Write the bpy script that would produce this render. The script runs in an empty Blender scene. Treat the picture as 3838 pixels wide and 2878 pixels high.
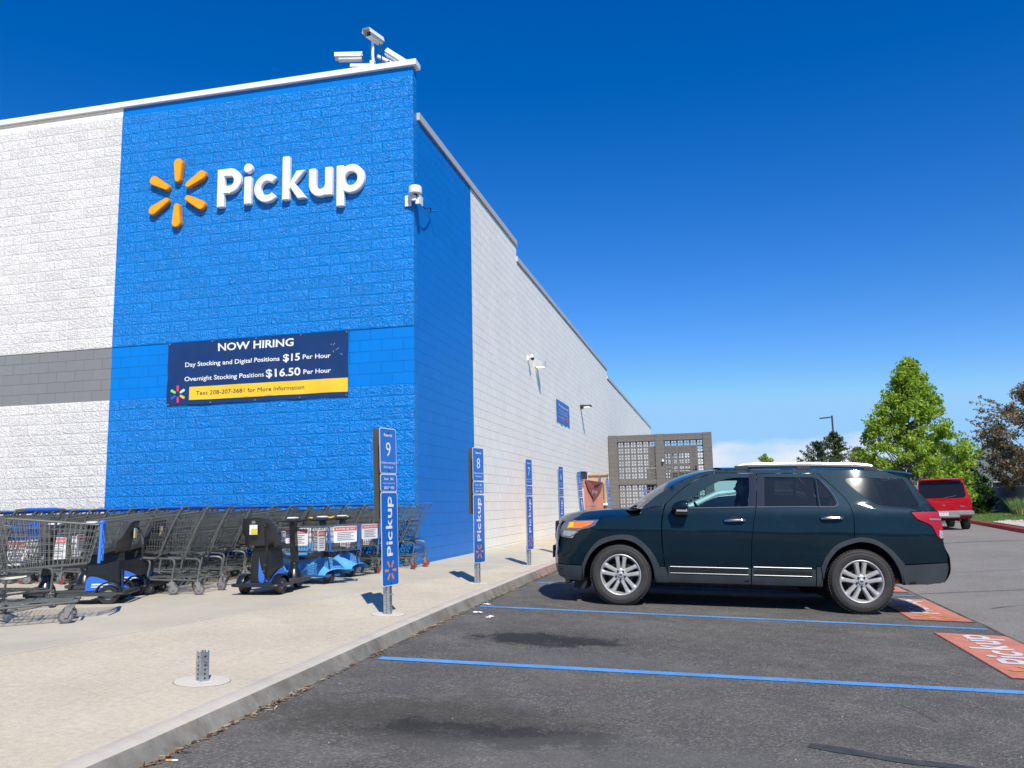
import bpy, bmesh, math, random
from mathutils import Vector, Matrix, noise
from mathutils.geometry import delaunay_2d_cdt
R=math.radians; PI=math.pi
sc=bpy.context.scene; col=sc.collection
random.seed(7)
# ---------------------------------------------------------------- camera, sky, sun, exposure
cd=bpy.data.cameras.new('camera'); cam=bpy.data.objects.new('camera',cd); col.objects.link(cam); sc.camera=cam
yaw,pitch,roll=-0.231,0.1432,-0.0215
cy_,sy_=math.cos(yaw),math.sin(yaw); cp_,sp_=math.cos(pitch),math.sin(pitch)
fw=Vector((sy_*cp_,cy_*cp_,sp_)); r0=Vector((cy_,-sy_,0)); u0=r0.cross(fw)
rt=math.cos(roll)*r0+math.sin(roll)*u0; up=-math.sin(roll)*r0+math.cos(roll)*u0
CAM=Vector((4.944,-13.6641,.9755))
cam.matrix_world=Matrix(((rt.x,up.x,-fw.x,CAM.x),(rt.y,up.y,-fw.y,CAM.y),(rt.z,up.z,-fw.z,CAM.z),(0,0,0,1)))
cd.sensor_fit='HORIZONTAL'; cd.sensor_width=36; cd.lens=36*3162.55/3838; cd.clip_start=.05; cd.clip_end=2000
SUNDIR=Vector((.455*.70,-.89*.70,.715)).normalized()     # towards the sun
el=math.asin(SUNDIR.z); az=math.atan2(SUNDIR.x,SUNDIR.y)
ld=bpy.data.lights.new('sun','SUN'); ld.energy=4.1; ld.angle=R(.53); ld.color=(1,.955,.89)
lo=bpy.data.objects.new('sun',ld); col.objects.link(lo); lo.location=(20,-40,40)
lo.rotation_euler=(-SUNDIR).to_track_quat('-Z','Y').to_euler()
w=bpy.data.worlds.new('World'); sc.world=w; w.use_nodes=True
nt=w.node_tree; nt.nodes.clear(); N=nt.nodes.new; L=nt.links.new
out=N('ShaderNodeOutputWorld'); bg=N('ShaderNodeBackground'); sky=N('ShaderNodeTexSky')
sky.sky_type='NISHITA'; sky.sun_disc=False; sky.sun_elevation=el; sky.sun_rotation=az
sky.air_density=1.0; sky.dust_density=.05; sky.ozone_density=3.2; sky.altitude=800
bg.inputs['Strength'].default_value=.112
hs=N('ShaderNodeHueSaturation'); hs.inputs['Saturation'].default_value=1.42; hs.inputs['Hue'].default_value=.514; hs.inputs['Value'].default_value=1.0
L(sky.outputs[0],hs.inputs['Color'])
# cloud bank low over the horizon
tc=N('ShaderNodeTexCoord'); sx=N('ShaderNodeSeparateXYZ'); L(tc.outputs['Generated'],sx.inputs[0])
def M(op,a,b=None,c=None,cl=False):
    m=N('ShaderNodeMath'); m.operation=op; m.use_clamp=cl
    for i,v in enumerate((a,b,c)):
        if v is None: continue
        if isinstance(v,(int,float)): m.inputs[i].default_value=v
        else: L(v,m.inputs[i])
    return m.outputs[0]
azm=M('ARCTAN2',sx.outputs['X'],sx.outputs['Y'])
n1=N('ShaderNodeTexNoise'); n1.noise_dimensions='2D'; n1.inputs['Scale'].default_value=7; n1.inputs['Detail'].default_value=7; n1.inputs['Roughness'].default_value=.55
cmb=N('ShaderNodeCombineXYZ'); L(azm,cmb.inputs[0]); L(M('MULTIPLY',sx.outputs['Z'],3.2),cmb.inputs[1]); L(cmb.outputs[0],n1.inputs['Vector'])
n2=N('ShaderNodeTexNoise'); n2.noise_dimensions='1D'; n2.inputs['Scale'].default_value=6; n2.inputs['Detail'].default_value=3; L(azm,n2.inputs['W'])
# top of the bank: elevation ~.073 rising toward azimuth .14
topz=M('ADD',M('MULTIPLY',n2.outputs[0],.05),.044)
d_=M('SUBTRACT',M('ADD',topz,M('MULTIPLY',M('SUBTRACT',n1.outputs[0],.5),.03)),sx.outputs['Z'])
mask=M('MULTIPLY',d_,110,cl=True)
body=M('MULTIPLY',M('SUBTRACT',n1.outputs[0],.30),4.0,cl=True)
azf=M('SUBTRACT',1,M('MULTIPLY',M('SUBTRACT',azm,.165),13,cl=True))
mask=M('MULTIPLY',mask,azf,cl=True)
fade=M('MULTIPLY',mask,M('ADD',M('MULTIPLY',body,.6),.45),cl=True)
mx=N('ShaderNodeMix'); mx.data_type='RGBA'; dk=N('ShaderNodeMix'); dk.data_type='RGBA'; dk.blend_type='DARKEN'; dk.inputs[0].default_value=1; L(hs.outputs[0],dk.inputs[6]); dk.inputs[7].default_value=(2.15,4.15,6.6,1)
L(fade,mx.inputs[0]); L(dk.outputs[2],mx.inputs[6]); mx.inputs[7].default_value=(5.4,5.8,6.4,1)
L(mx.outputs[2],bg.inputs[0]); L(bg.outputs[0],out.inputs[0])
vs=sc.view_settings; vs.view_transform='Standard'; vs.look='None'; vs.gamma=1; vs.use_curve_mapping=False; vs.exposure=.40
sc.display_settings.display_device='sRGB'
try:
    sc.cycles.max_bounces=8; sc.cycles.transparent_max_bounces=24; sc.cycles.sample_clamp_indirect=6
except Exception: pass
# ---------------------------------------------------------------- helpers
def rgb(r,g,b,k=1):
    f=lambda v:((v/255+.055)/1.055)**2.4 if v/255>.04045 else v/255/12.92
    return (f(r)*k,f(g)*k,f(b)*k,1)
MATS={}
def mat(name,c,rough=.6,metal=0,coat=0,spec=.5,nscale=0,namt=.15,bump=0,bscale=40,trans=0,alpha=1,emit=None,es=0,coatr=.05,sheen=0):
    if name in MATS: return MATS[name]
    m=bpy.data.materials.new(name); m.use_nodes=True; t=m.node_tree; b=t.nodes['Principled BSDF']
    b.inputs['Base Color'].default_value=c; b.inputs['Roughness'].default_value=rough; b.inputs['Metallic'].default_value=metal
    b.inputs['Coat Weight'].default_value=coat; b.inputs['Coat Roughness'].default_value=coatr
    b.inputs['Specular IOR Level'].default_value=spec
    co=t.nodes.new('ShaderNodeTexCoord')
    if nscale:
        n=t.nodes.new('ShaderNodeTexNoise'); n.inputs['Scale'].default_value=nscale; n.inputs['Detail'].default_value=6; n.inputs['Roughness'].default_value=.6
        t.links.new(co.outputs['Object'],n.inputs['Vector'])
        r=t.nodes.new('ShaderNodeMapRange'); r.inputs[1].default_value=.3; r.inputs[2].default_value=.7; r.inputs[3].default_value=1-namt; r.inputs[4].default_value=1+namt
        t.links.new(n.outputs[0],r.inputs[0])
        x=t.nodes.new('ShaderNodeVectorMath'); x.operation='SCALE'; x.inputs[0].default_value=c[:3]; t.links.new(r.outputs[0],x.inputs['Scale'])
        t.links.new(x.outputs[0],b.inputs['Base Color'])
    if bump:
        n=t.nodes.new('ShaderNodeTexNoise'); n.inputs['Scale'].default_value=bscale; n.inputs['Detail'].default_value=4
        t.links.new(co.outputs['Object'],n.inputs['Vector'])
        bp=t.nodes.new('ShaderNodeBump'); bp.inputs['Strength'].default_value=bump; bp.inputs['Distance'].default_value=.01
        t.links.new(n.outputs[0],bp.inputs['Height']); t.links.new(bp.outputs[0],b.inputs['Normal'])
    if emit: b.inputs['Emission Color'].default_value=emit; b.inputs['Emission Strength'].default_value=es
    if trans: b.inputs['Transmission Weight'].default_value=trans
    MATS[name]=m; return m
def glass(name,tint,op=.1,rough=.02):
    if name in MATS: return MATS[name]
    m=bpy.data.materials.new(name); m.use_nodes=True; t=m.node_tree; t.nodes.clear()
    o=t.nodes.new('ShaderNodeOutputMaterial'); tr=t.nodes.new('ShaderNodeBsdfTransparent'); tr.inputs[0].default_value=tint
    g=t.nodes.new('ShaderNodeBsdfGlossy'); g.inputs['Roughness'].default_value=rough; g.inputs[0].default_value=(.95,.95,.95,1)
    df=t.nodes.new('ShaderNodeBsdfDiffuse'); df.inputs[0].default_value=(.035,.045,.05,1)
    fr=t.nodes.new('ShaderNodeFresnel'); fr.inputs[0].default_value=1.5
    a=t.nodes.new('ShaderNodeMixShader'); a.inputs[0].default_value=op; b=t.nodes.new('ShaderNodeMixShader')
    t.links.new(tr.outputs[0],a.inputs[1]); t.links.new(df.outputs[0],a.inputs[2])
    t.links.new(fr.outputs[0],b.inputs[0]); t.links.new(a.outputs[0],b.inputs[1]); t.links.new(g.outputs[0],b.inputs[2]); t.links.new(b.outputs[0],o.inputs[0])
    MATS[name]=m; return m
class MB:
    def __init__(s): s.v=[]; s.f=[]; s.m=[]
    def add(s,vs,fs,mi=0):
        o=len(s.v); s.v+= [tuple(v) for v in vs]; s.f+=[tuple(i+o for i in f) for f in fs]; s.m+=[mi]*len(fs); return s
    def box(s,c,d,rot=None,mi=0,top=1.0):
        x,y,z=d[0]/2,d[1]/2,d[2]/2; vs=[Vector((a*x*(top if e>0 else 1),b*y*(top if e>0 else 1),e*z)) for e in(-1,1) for b in(-1,1) for a in(-1,1)]
        if rot is not None: vs=[rot@v for v in vs]
        return s.add([v+Vector(c) for v in vs],[(0,2,3,1),(4,5,7,6),(0,1,5,4),(2,6,7,3),(0,4,6,2),(1,3,7,5)],mi)
    def bbox(s,c,d,r=.01,rot=None,mi=0):   # box with chamfered vertical and horizontal edges
        x,y,z=d[0]/2,d[1]/2,d[2]/2; r=min(r,x*.9,y*.9,z*.9)
        def ring(k,zz): return [(x-k,-y,zz),(x,-y+k,zz),(x,y-k,zz),(x-k,y,zz),(-x+k,y,zz),(-x,y-k,zz),(-x,-y+k,zz),(-x+k,-y,zz)]
        def ringin(zz): return [(a-(r if a>0 else -r),b_-(r if b_>0 else -r),zz) for a,b_ in [(x-r*.3,-y),(x,-y+r*.3),(x,y-r*.3),(x-r*.3,y),(-x+r*.3,y),(-x,y-r*.3),(-x,-y+r*.3),(-x+r*.3,-y)]]
        vs=ringin(-z)+ring(r,-z+r)+ring(r,z-r)+ringin(z); vs=[Vector(v) for v in vs]
        if rot is not None: vs=[rot@v for v in vs]
        fs=[tuple(range(7,-1,-1)),tuple(range(24,32))]
        for k in range(3):
            for i in range(8): j=(i+1)%8; fs.append((k*8+i,k*8+j,k*8+8+j,k*8+8+i))
        return s.add([v+Vector(c) for v in vs],fs,mi)
    def tube(s,pts,r,n=8,mi=0,cap=True,r2=None):
        P=[Vector(p) for p in pts]; o=len(s.v); rings=[]; t0=(P[1]-P[0]).normalized()
        a=t0.orthogonal().normalized()
        for i,p in enumerate(P):
            t=((P[min(i+1,len(P)-1)]-P[i]).normalized()+(P[i]-P[max(i-1,0)]).normalized())
            t=t.normalized() if t.length>1e-6 else t0
            a=(a-t*a.dot(t)); a=a.normalized() if a.length>1e-6 else t.orthogonal().normalized(); b=t.cross(a)
            rr=r if r2 is None else r+(r2-r)*i/(len(P)-1)
            rings.append([p+rr*(math.cos(2*PI*k/n)*a+math.sin(2*PI*k/n)*b) for k in range(n)])
        vs=[v for q in rings for v in q]; fs=[]
        for i in range(len(P)-1):
            for k in range(n): j=(k+1)%n; fs.append((i*n+k,i*n+j,i*n+n+j,i*n+n+k))
        if cap: fs+=[tuple(range(n-1,-1,-1)),tuple((len(P)-1)*n+k for k in range(n))]
        return s.add(vs,fs,mi)
    def cyl(s,a,b,r,n=16,mi=0,r2=None): return s.tube([a,b],r,n,mi,True,r2)
    def lathe(s,prof,n=32,mi=0,axis='Y',c=(0,0,0),mis=None):
        vs=[];fs=[];c=Vector(c); m=len(prof)
        for k in range(n):
            t=2*PI*k/n
            for (r,h) in prof:
                v={'Y':(r*math.cos(t),h,r*math.sin(t)),'Z':(r*math.cos(t),r*math.sin(t),h),'X':(h,r*math.cos(t),r*math.sin(t))}[axis]; vs.append(Vector(v)+c)
        for k in range(n):
            for i in range(m-1): j=(k+1)%n; fs.append((k*m+i,k*m+i+1,j*m+i+1,j*m+i))
        s.add(vs,fs,mi)
        if mis:
            for q in range(len(fs)): s.m[-len(fs)+q]=mis[q%(m-1)]
        return s
    def grid(s,rows,mi=0,flip=False):
        n=len(rows[0]); vs=[v for r in rows for v in r]; fs=[]
        for i in range(len(rows)-1):
            for k in range(n-1):
                f=(i*n+k,i*n+k+1,i*n+n+k+1,i*n+n+k); fs.append(f[::-1] if flip else f)
        return s.add(vs,fs,mi)
    def build(s,name,mats,parent=None,loc=None,smooth=None,rotz=None,sharp=35):
        me=bpy.data.meshes.new(name); me.from_pydata(s.v,[],s.f); 
        if not isinstance(mats,(list,tuple)): mats=[mats]
        for m in mats: me.materials.append(m)
        me.polygons.foreach_set('material_index',s.m)
        if smooth:
            me.polygons.foreach_set('use_smooth',[True]*len(s.f)); me.set_sharp_from_angle(angle=R(sharp))
        me.validate(); me.update()
        o=bpy.data.objects.new(name,me); col.objects.link(o)
        if parent is not None: o.parent=parent
        if loc is not None: o.location=loc
        if rotz is not None: o.rotation_euler=(0,0,rotz)
        return o
def tag(o,label=None,cat=None,group=None,kind=None):
    if label: o['label']=label
    if cat: o['category']=cat
    if group: o['group']=group
    if kind: o['kind']=kind
    return o
def empty(name,loc,rz=0,label=None,cat=None,group=None):
    o=bpy.data.objects.new(name,None); col.objects.link(o); o.empty_display_size=.1; o.location=loc; o.rotation_euler=(0,0,rz); return tag(o,label,cat,group)
def dup(o,parent=None,loc=None,rz=None):
    c=o.copy(); col.objects.link(c)
    if parent is not None: c.parent=parent
    if loc is not None: c.location=loc
    if rz is not None: c.rotation_euler=(0,0,rz)
    for ch in list(o.children): dup(ch,c)
    return c
def inside(p,poly):
    x,y=p; r=False; n=len(poly); j=n-1
    for i in range(n):
        xi,yi=poly[i]; xj,yj=poly[j]
        if (yi>y)!=(yj>y) and x<(xj-xi)*(y-yi)/(yj-yi)+xi: r=not r
        j=i
    return r
def dens(poly,sp,closed=True):
    o=[]
    n=len(poly)
    for i in range(n if closed else n-1):
        a=Vector(poly[i]); b=Vector(poly[(i+1)%n]); k=max(1,int(math.ceil((b-a).length/sp)))
        for q in range(k): o.append(tuple(a.lerp(b,q/k)))
    if not closed: o.append(tuple(poly[-1]))
    return o
def cdt(union,holes=(),sp=0):
    """triangles of (union of polygons) minus holes; optional interior grid of spacing sp"""
    V=[];Ed=[]
    for P in list(union)+list(holes):
        o=len(V); V+=[Vector(p) for p in P]; Ed+=[(o+i,o+(i+1)%len(P)) for i in range(len(P))]
    if sp:
        bd=[v.copy() for v in V]
        x0=min(v.x for v in V);x1=max(v.x for v in V);y0=min(v.y for v in V);y1=max(v.y for v in V)
        r=0; y=y0+sp*.5
        while y<y1:
            x=x0+sp*(.5 if r%2 else 1.0)
            while x<x1:
                if any(inside((x,y),P) for P in union) and not any(inside((x,y),P) for P in holes):
                    q=Vector((x,y))
                    if min((q-b).length_squared for b in bd)>(.45*sp)**2: V.append(q)
                x+=sp
            y+=sp*.87; r+=1
    ov,oe,of,_,_,_=delaunay_2d_cdt(V,Ed,[],0,1e-6)
    T=[]
    for f in of:
        c=(ov[f[0]]+ov[f[1]]+ov[f[2]])/3
        if any(inside(c,P) for P in union) and not any(inside(c,P) for P in holes): T.append(tuple(f))
    ec={}
    for f in T:
        for i in range(3):
            a,b=f[i],f[(i+1)%3]; ec[(a,b)]=1
    bnd=[(a,b) for (a,b) in ec if (b,a) not in ec]
    return ov,T,bnd
def plate(mb,union,holes,f,g=None,sp=0,mi=0,flip=False,back=False):
    """map 2-D region to 3-D by f; rim drawn to g (second surface)"""
    ov,T,bnd=cdt(union,holes,sp)
    fs=[t[::-1] if flip else t for t in T]
    mb.add([f(v.x,v.y) for v in ov],fs,mi)
    if g:
        if back: mb.add([g(v.x,v.y) for v in ov],[t[::-1] for t in fs],mi)
        vs=[];q=[]
        for a,b in bnd:
            o=len(vs); vs+=[f(*ov[a]),f(*ov[b]),g(*ov[b]),g(*ov[a])]; q.append((o+3,o+2,o+1,o) if not flip else (o,o+1,o+2,o+3))
        mb.add(vs,q,mi)
    return mb
def capsule(a,b,r1,r2=None,n=8):
    r2=r1 if r2 is None else r2; a=Vector(a);b=Vector(b); t=math.atan2(b.y-a.y,b.x-a.x)
    return [(a.x+r1*math.cos(t+PI/2+PI*k/n),a.y+r1*math.sin(t+PI/2+PI*k/n)) for k in range(n+1)]+[(b.x+r2*math.cos(t-PI/2+PI*k/n),b.y+r2*math.sin(t-PI/2+PI*k/n)) for k in range(n+1)]
def arc(c,ro,ri,a0,a1,n=20,sx=1):
    o=[(c[0]+sx*ro*math.cos(R(a0+(a1-a0)*k/n)),c[1]+ro*math.sin(R(a0+(a1-a0)*k/n))) for k in range(n+1)]
    return o+[(c[0]+sx*ri*math.cos(R(a1+(a0-a1)*k/n)),c[1]+ri*math.sin(R(a1+(a0-a1)*k/n))) for k in range(n+1)]
def rect(x0,y0,x1,y1): return [(x0,y0),(x1,y0),(x1,y1),(x0,y1)]
def rrect(x0,y0,x1,y1,r,n=5):
    o=[]
    for cx,cy,a in((x1-r,y1-r,0),(x0+r,y1-r,90),(x0+r,y0+r,180),(x1-r,y0+r,270)):
        o+=[(cx+r*math.cos(R(a+90*k/n)),cy+r*math.sin(R(a+90*k/n))) for k in range(n+1)]
    return o
def cat_(pts,n=6,closed=False):
    P=[Vector(p) for p in pts]; o=[]; m=len(P)
    for i in range(m if closed else m-1):
        p0=P[(i-1)%m] if closed or i>0 else P[0]; p1=P[i]; p2=P[(i+1)%m]; p3=P[(i+2)%m] if closed or i+2<m else P[-1]
        for k in range(n):
            t=k/n; o.append(tuple(.5*((2*p1)+(-p0+p2)*t+(2*p0-5*p1+4*p2-p3)*t*t+(-p0+3*p1-3*p2+p3)*t**3)))
    if not closed: o.append(tuple(P[-1]))
    return o
def inset(poly,d):
    n=len(poly); A=sum(poly[i][0]*poly[(i+1)%n][1]-poly[(i+1)%n][0]*poly[i][1] for i in range(n)); s=1 if A>0 else -1; o=[]
    for i in range(n):
        a=Vector(poly[i-1]);b=Vector(poly[i]);c=Vector(poly[(i+1)%n]); e1=(b-a).normalized(); e2=(c-b).normalized()
        nn=Vector((-e1.y-e2.y,e1.x+e2.x))*s; l=nn.length
        nn=nn/l if l>1e-6 else Vector((0,0)); k=d/max(.5,l/2); o.append((b.x+nn.x*k,b.y+nn.y*k))
    return o
# custom letter shapes for the store name board (cap height .76)
def L_P(w=.155,cap=.76):
    return [rrect(0,0,w,cap,.02),rect(w*.5,cap-w,.27,cap),rect(w*.5,.26,.27,.26+w),arc((.27,.51),.25,.095,-90,90)]
def L_i(w=.15,xh=.55): return [rrect(0,0,w,xh,.02),capsule((w/2,xh+.17),(w/2+.001,xh+.17),.093)]
def L_c(w=.145): return [arc((.28,.275),.28,.135,42,318,28)]
def L_k(w=.15): return [rrect(0,0,w,.86,.02),[(w*.6,.21),(.30,.55),(.49,.55),(w*.6,.12)],[(w*.95,.27),(.22,.36),(.52,0),(.33,0)]]
def L_u(w=.15): return [rrect(0,.2,w,.55,.02),arc((.245,.235),.245,.095,180,360,20),rrect(.34,.0,.49,.55,.02)]
def L_p(w=.15): return [rrect(0,-.24,w,.55,.02),arc((.30,.275),.275,.13,-8,188,20),arc((.30,.275),.275,.13,172,368,20)]
PICK=[('P',L_P,0,),('i',L_i,.60),('c',L_c,.82),('k',L_k,1.43),('u',L_u,2.0),('p',L_p,2.58)]
def pickup_polys():
    o=[]
    for _,fn,x in PICK: o.append([[(px+x,py) for px,py in P] for P in fn()])
    return o        # total width ~3.16
def spark_polys(R1=.70,r0_=.30,w0=.06,w1=.10):
    return [capsule((r0_*math.cos(R(90+60*k)),r0_*math.sin(R(90+60*k))),((R1-w1)*math.cos(R(90+60*k)),(R1-w1)*math.sin(R(90+60*k))),w0,w1) for k in range(6)]
_tc={}
def text2d(s,bold=0):
    k=(s,bold)
    if k in _tc: return _tc[k]
    c=bpy.data.curves.new('t','FONT'); c.body=s; c.size=1; c.offset=bold; c.resolution_u=3; c.fill_mode='FRONT'
    o=bpy.data.objects.new('t',c); col.objects.link(o); dg=bpy.context.evaluated_depsgraph_get(); me=o.evaluated_get(dg).to_mesh()
    V=[(v.co.x,v.co.y) for v in me.vertices]; F=[tuple(p.vertices) for p in me.polygons]
    bpy.data.objects.remove(o); bpy.data.curves.remove(c)
    x0=min(v[0] for v in V);x1=max(v[0] for v in V)
    _tc[k]=([(v[0]-x0,v[1]) for v in V],F,x1-x0); return _tc[k]
def text(mb,s,f,x,y,h,wd=None,al='c',bold=0,mi=0,mirror=1):
    """text placed in the 2-D frame f(u,v); h = cap height; wd forces width"""
    V,F,W_=text2d(s,bold); k=h/.73; kx=k if wd is None else wd/W_
    ox={'c':-W_*kx/2,'l':0,'r':-W_*kx}[al]
    mb.add([f(x+ox+v[0]*kx,y+v[1]*k) for v in V],F,mi); return W_*kx
def shape(mb,polys,f,x,y,k,mi=0,rot=0,kx=None):
    kx=kx or k; c,s=math.cos(rot),math.sin(rot)
    plate(mb,[[(x+kx*(px*c-py*s),y+k*(px*s+py*c)) for px,py in P] for P in polys],[],f,mi=mi)
# ---------------------------------------------------------------- setting: ground
C_=.2032; BW=.4064
def Zk(k): return (43.3-k)*C_
def node_mat(name):
    m=bpy.data.materials.new(name); m.use_nodes=True; t=m.node_tree; return m,t,t.nodes['Principled BSDF'],t.nodes.new,t.links.new
def tn(t,vec,scale,detail=5,rough=.6,dim='3D'):
    n=t.nodes.new('ShaderNodeTexNoise'); n.noise_dimensions=dim; n.inputs['Scale'].default_value=scale; n.inputs['Detail'].default_value=detail; n.inputs['Roughness'].default_value=rough
    if vec is not None: t.links.new(vec,n.inputs['Vector'])
    return n.outputs[0]
def mr(t,v,a,b,c,d,clamp=True):
    n=t.nodes.new('ShaderNodeMapRange'); n.clamp=clamp; t.links.new(v,n.inputs[0])
    for i,q in enumerate((a,b,c,d)): n.inputs[i+1].default_value=q
    return n.outputs[0]
def mth(t,op,a,b=None,c=None):
    m=t.nodes.new('ShaderNodeMath'); m.operation=op
    for i,v in enumerate((a,b,c)):
        if v is None: continue
        if isinstance(v,(int,float)): m.inputs[i].default_value=v
        else: t.links.new(v,m.inputs[i])
    return m.outputs[0]
def mixc(t,f,a,b,mode='MIX'):
    n=t.nodes.new('ShaderNodeMix'); n.data_type='RGBA'; n.blend_type=mode
    for i,v in ((0,f),(6,a),(7,b)):
        if isinstance(v,(int,float)): n.inputs[i].default_value=v
        elif isinstance(v,tuple): n.inputs[i].default_value=v
        else: t.links.new(v,n.inputs[i])
    return n.outputs[2]
def bumpn(t,b,h,strength=.5,dist=.01):
    n=t.nodes.new('ShaderNodeBump'); n.inputs['Strength'].default_value=strength; n.inputs['Distance'].default_value=dist
    t.links.new(h,n.inputs['Height']); t.links.new(n.outputs[0],b.inputs['Normal']); return n
def concrete(name,c,speck=.12,blotch=.1,bump=.35,scale=1.0,pink=False,grime=0):
    m,t,b,N,L=node_mat(name); co=N('ShaderNodeTexCoord').outputs['Object']
    f=tn(t,co,140*scale,3,.7); g=tn(t,co,.9,6,.65); h=tn(t,co,28*scale,4,.6); s=tn(t,co,5,6,.7)
    v=mth(t,'ADD',mr(t,f,.25,.75,-speck,speck),mr(t,g,.3,.7,-blotch,blotch)); v=mth(t,'ADD',v,mr(t,h,.3,.7,-speck*.5,speck*.5))
    v=mth(t,'ADD',v,mr(t,s,.55,.75,0,-blotch)); v=mth(t,'ADD',v,1.0)
    x=N('ShaderNodeVectorMath'); x.operation='SCALE'; x.inputs[0].default_value=c[:3]; L(v,x.inputs['Scale'])
    o=x.outputs[0]
    o=mixc(t,mr(t,tn(t,co,2.2,5,.6),.5,.75,0,.35),o,(c[0]*1.05,c[1]*.99,c[2]*.9,1))
    if speck>.15:
        vg=N('ShaderNodeTexVoronoi'); vg.inputs['Scale'].default_value=1.6; L(co,vg.inputs['Vector']); sg=N('ShaderNodeSeparateColor'); L(vg.outputs['Color'],sg.inputs[0]); o=mixc(t,mth(t,'MULTIPLY',mr(t,vg.outputs['Distance'],.022,.034,.6,0),mr(t,sg.outputs[0],.5,.55,0,1)),o,(.16,.14,.12,1)); o=mixc(t,mr(t,tn(t,co,.7,9,.8),.54,.66,0,.28),o,(c[0]*.68,c[1]*.66,c[2]*.62,1)); o=mixc(t,mr(t,tn(t,co,1.9,8,.8),.56,.66,0,.35),o,(.66,.63,.55,1))
    if grime: o=mixc(t,mr(t,tn(t,co,3.1,7,.7),.45,.65,0,grime),o,(c[0]*.45,c[1]*.44,c[2]*.42,1))
    if pink:
        sp=N('ShaderNodeSeparateXYZ'); L(co,sp.inputs[0]); k=mth(t,'MULTIPLY',mr(t,sp.outputs[1],-.4,.4,0,1),mr(t,sp.outputs[1],4,6,1,0))
        k=mth(t,'MULTIPLY',k,mr(t,tn(t,co,9,5,.7),.42,.6,0,.55)); o=mixc(t,k,o,(.62,.27,.26,1))
    L(o,b.inputs['Base Color']); b.inputs['Roughness'].default_value=.9; b.inputs['Specular IOR Level'].default_value=.25
    bumpn(t,b,mth(t,'ADD',mth(t,'MULTIPLY',f,.5),mth(t,'MULTIPLY',h,.7)),bump,.006); return m
def asphalt(name,c,light=.5,stains=(),bump=.7,tint=(1,1,1),patch=.12):
    m,t,b,N,L=node_mat(name); co=N('ShaderNodeTexCoord').outputs['Object']
    vo=N('ShaderNodeTexVoronoi'); vo.inputs['Scale'].default_value=85; L(co,vo.inputs['Vector'])
    sp=N('ShaderNodeSeparateColor'); L(vo.outputs['Color'],sp.inputs[0])
    st=mr(t,sp.outputs[0],.55,1,0,light)                      # pale stones
    f=tn(t,co,60,4,.75); g=tn(t,co,1.1,6,.7); h=tn(t,co,.25,4,.6); st=mth(t,'MULTIPLY',st,mr(t,tn(t,co,3.5,5,.7),.35,.65,.35,1.3))
    v=mth(t,'ADD',mth(t,'ADD',mr(t,f,.25,.75,-.35,.35),st),mth(t,'ADD',mr(t,g,.3,.7,-patch,patch),mr(t,h,.35,.65,-patch,patch)))
    v=mth(t,'ADD',v,1)
    x=N('ShaderNodeVectorMath'); x.operation='SCALE'; x.inputs[0].default_value=c[:3]; L(v,x.inputs['Scale'])
    o=x.outputs[0]
    if patch>.1:
        wear=mth(t,'MAXIMUM',mr(t,tn(t,co,1.7,9,.78),.5,.70,0,.5),mr(t,tn(t,co,.55,9,.8),.52,.66,0,.45)); o=mixc(t,wear,o,(c[0]*2.3*tint[0],c[1]*2.25*tint[1],c[2]*2.2*tint[2],1))
    warp=tn(t,co,3.6,9,.78)
    rgh=None
    for (sx_,sy_,rx,ry,k,colr) in stains:
        cm=N('ShaderNodeVectorMath'); cm.operation='SUBTRACT'; L(co,cm.inputs[0]); cm.inputs[1].default_value=(sx_,sy_,0)
        s2=N('ShaderNodeVectorMath'); s2.operation='MULTIPLY'; L(cm.outputs[0],s2.inputs[0]); s2.inputs[1].default_value=(1/rx,1/ry,0)
        ln=N('ShaderNodeVectorMath'); ln.operation='LENGTH'; L(s2.outputs[0],ln.inputs[0])
        d=mth(t,'ADD',ln.outputs['Value'],mr(t,warp,.2,.8,-.75,.75)); d=mth(t,'ADD',d,mr(t,f,.3,.7,-.28,.28)); o=mixc(t,mr(t,d,.62,.98,k,0),o,colr)
    L(o,b.inputs['Base Color']); b.inputs['Roughness'].default_value=.85; b.inputs['Specular IOR Level'].default_value=.3
    bumpn(t,b,mth(t,'ADD',vo.outputs['Distance'],mth(t,'MULTIPLY',f,.6)),bump,.006); return m
M_conc=concrete('concrete_aggregate',(.56,.485,.355,1),.22,.09)
M_apron=concrete('concrete_smooth',(.50,.45,.34,1),.05,.11,.15)
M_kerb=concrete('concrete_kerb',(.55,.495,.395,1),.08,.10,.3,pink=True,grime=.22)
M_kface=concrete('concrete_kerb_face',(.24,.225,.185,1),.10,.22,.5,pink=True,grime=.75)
M_pale=concrete('concrete_pale',(.60,.55,.46,1),.05,.06,.2)
M_lot=asphalt('asphalt_dark',(.096,.0895,.076,1),1.15,[(3.35,-8.95,1.2,.62,.6,(.055,.048,.032,1)),(3.65,-9.1,.8,.26,.8,(.022,.020,.017,1)),(3.4,-5.95,.8,.42,.9,(.022,.021,.018,1)),(4.6,-9.3,1.6,.35,.45,(.13,.125,.11,1)),(3.4,-10.9,1.1,.25,.6,(.15,.15,.15,1)),(3.9,-6.8,1.2,.3,.35,(.14,.14,.135,1))])
M_road=asphalt('asphalt_old',(.215,.198,.168,1),.55,patch=.08,bump=.5)
def kx(y):
    P=[(-60,3.0),(-14,2.42),(-10,2.334),(-8.15,2.268),(-6.48,2.205),(-4.55,2.158),(.86,2.10),(60,2.04)]
    for (a,b),(c,d) in zip(P,P[1:]):
        if y<=c: return b+(d-b)*(y-a)/(c-a)
    return P[-1][1]
def zs(x): return .02-.045*max(0,x)
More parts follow.
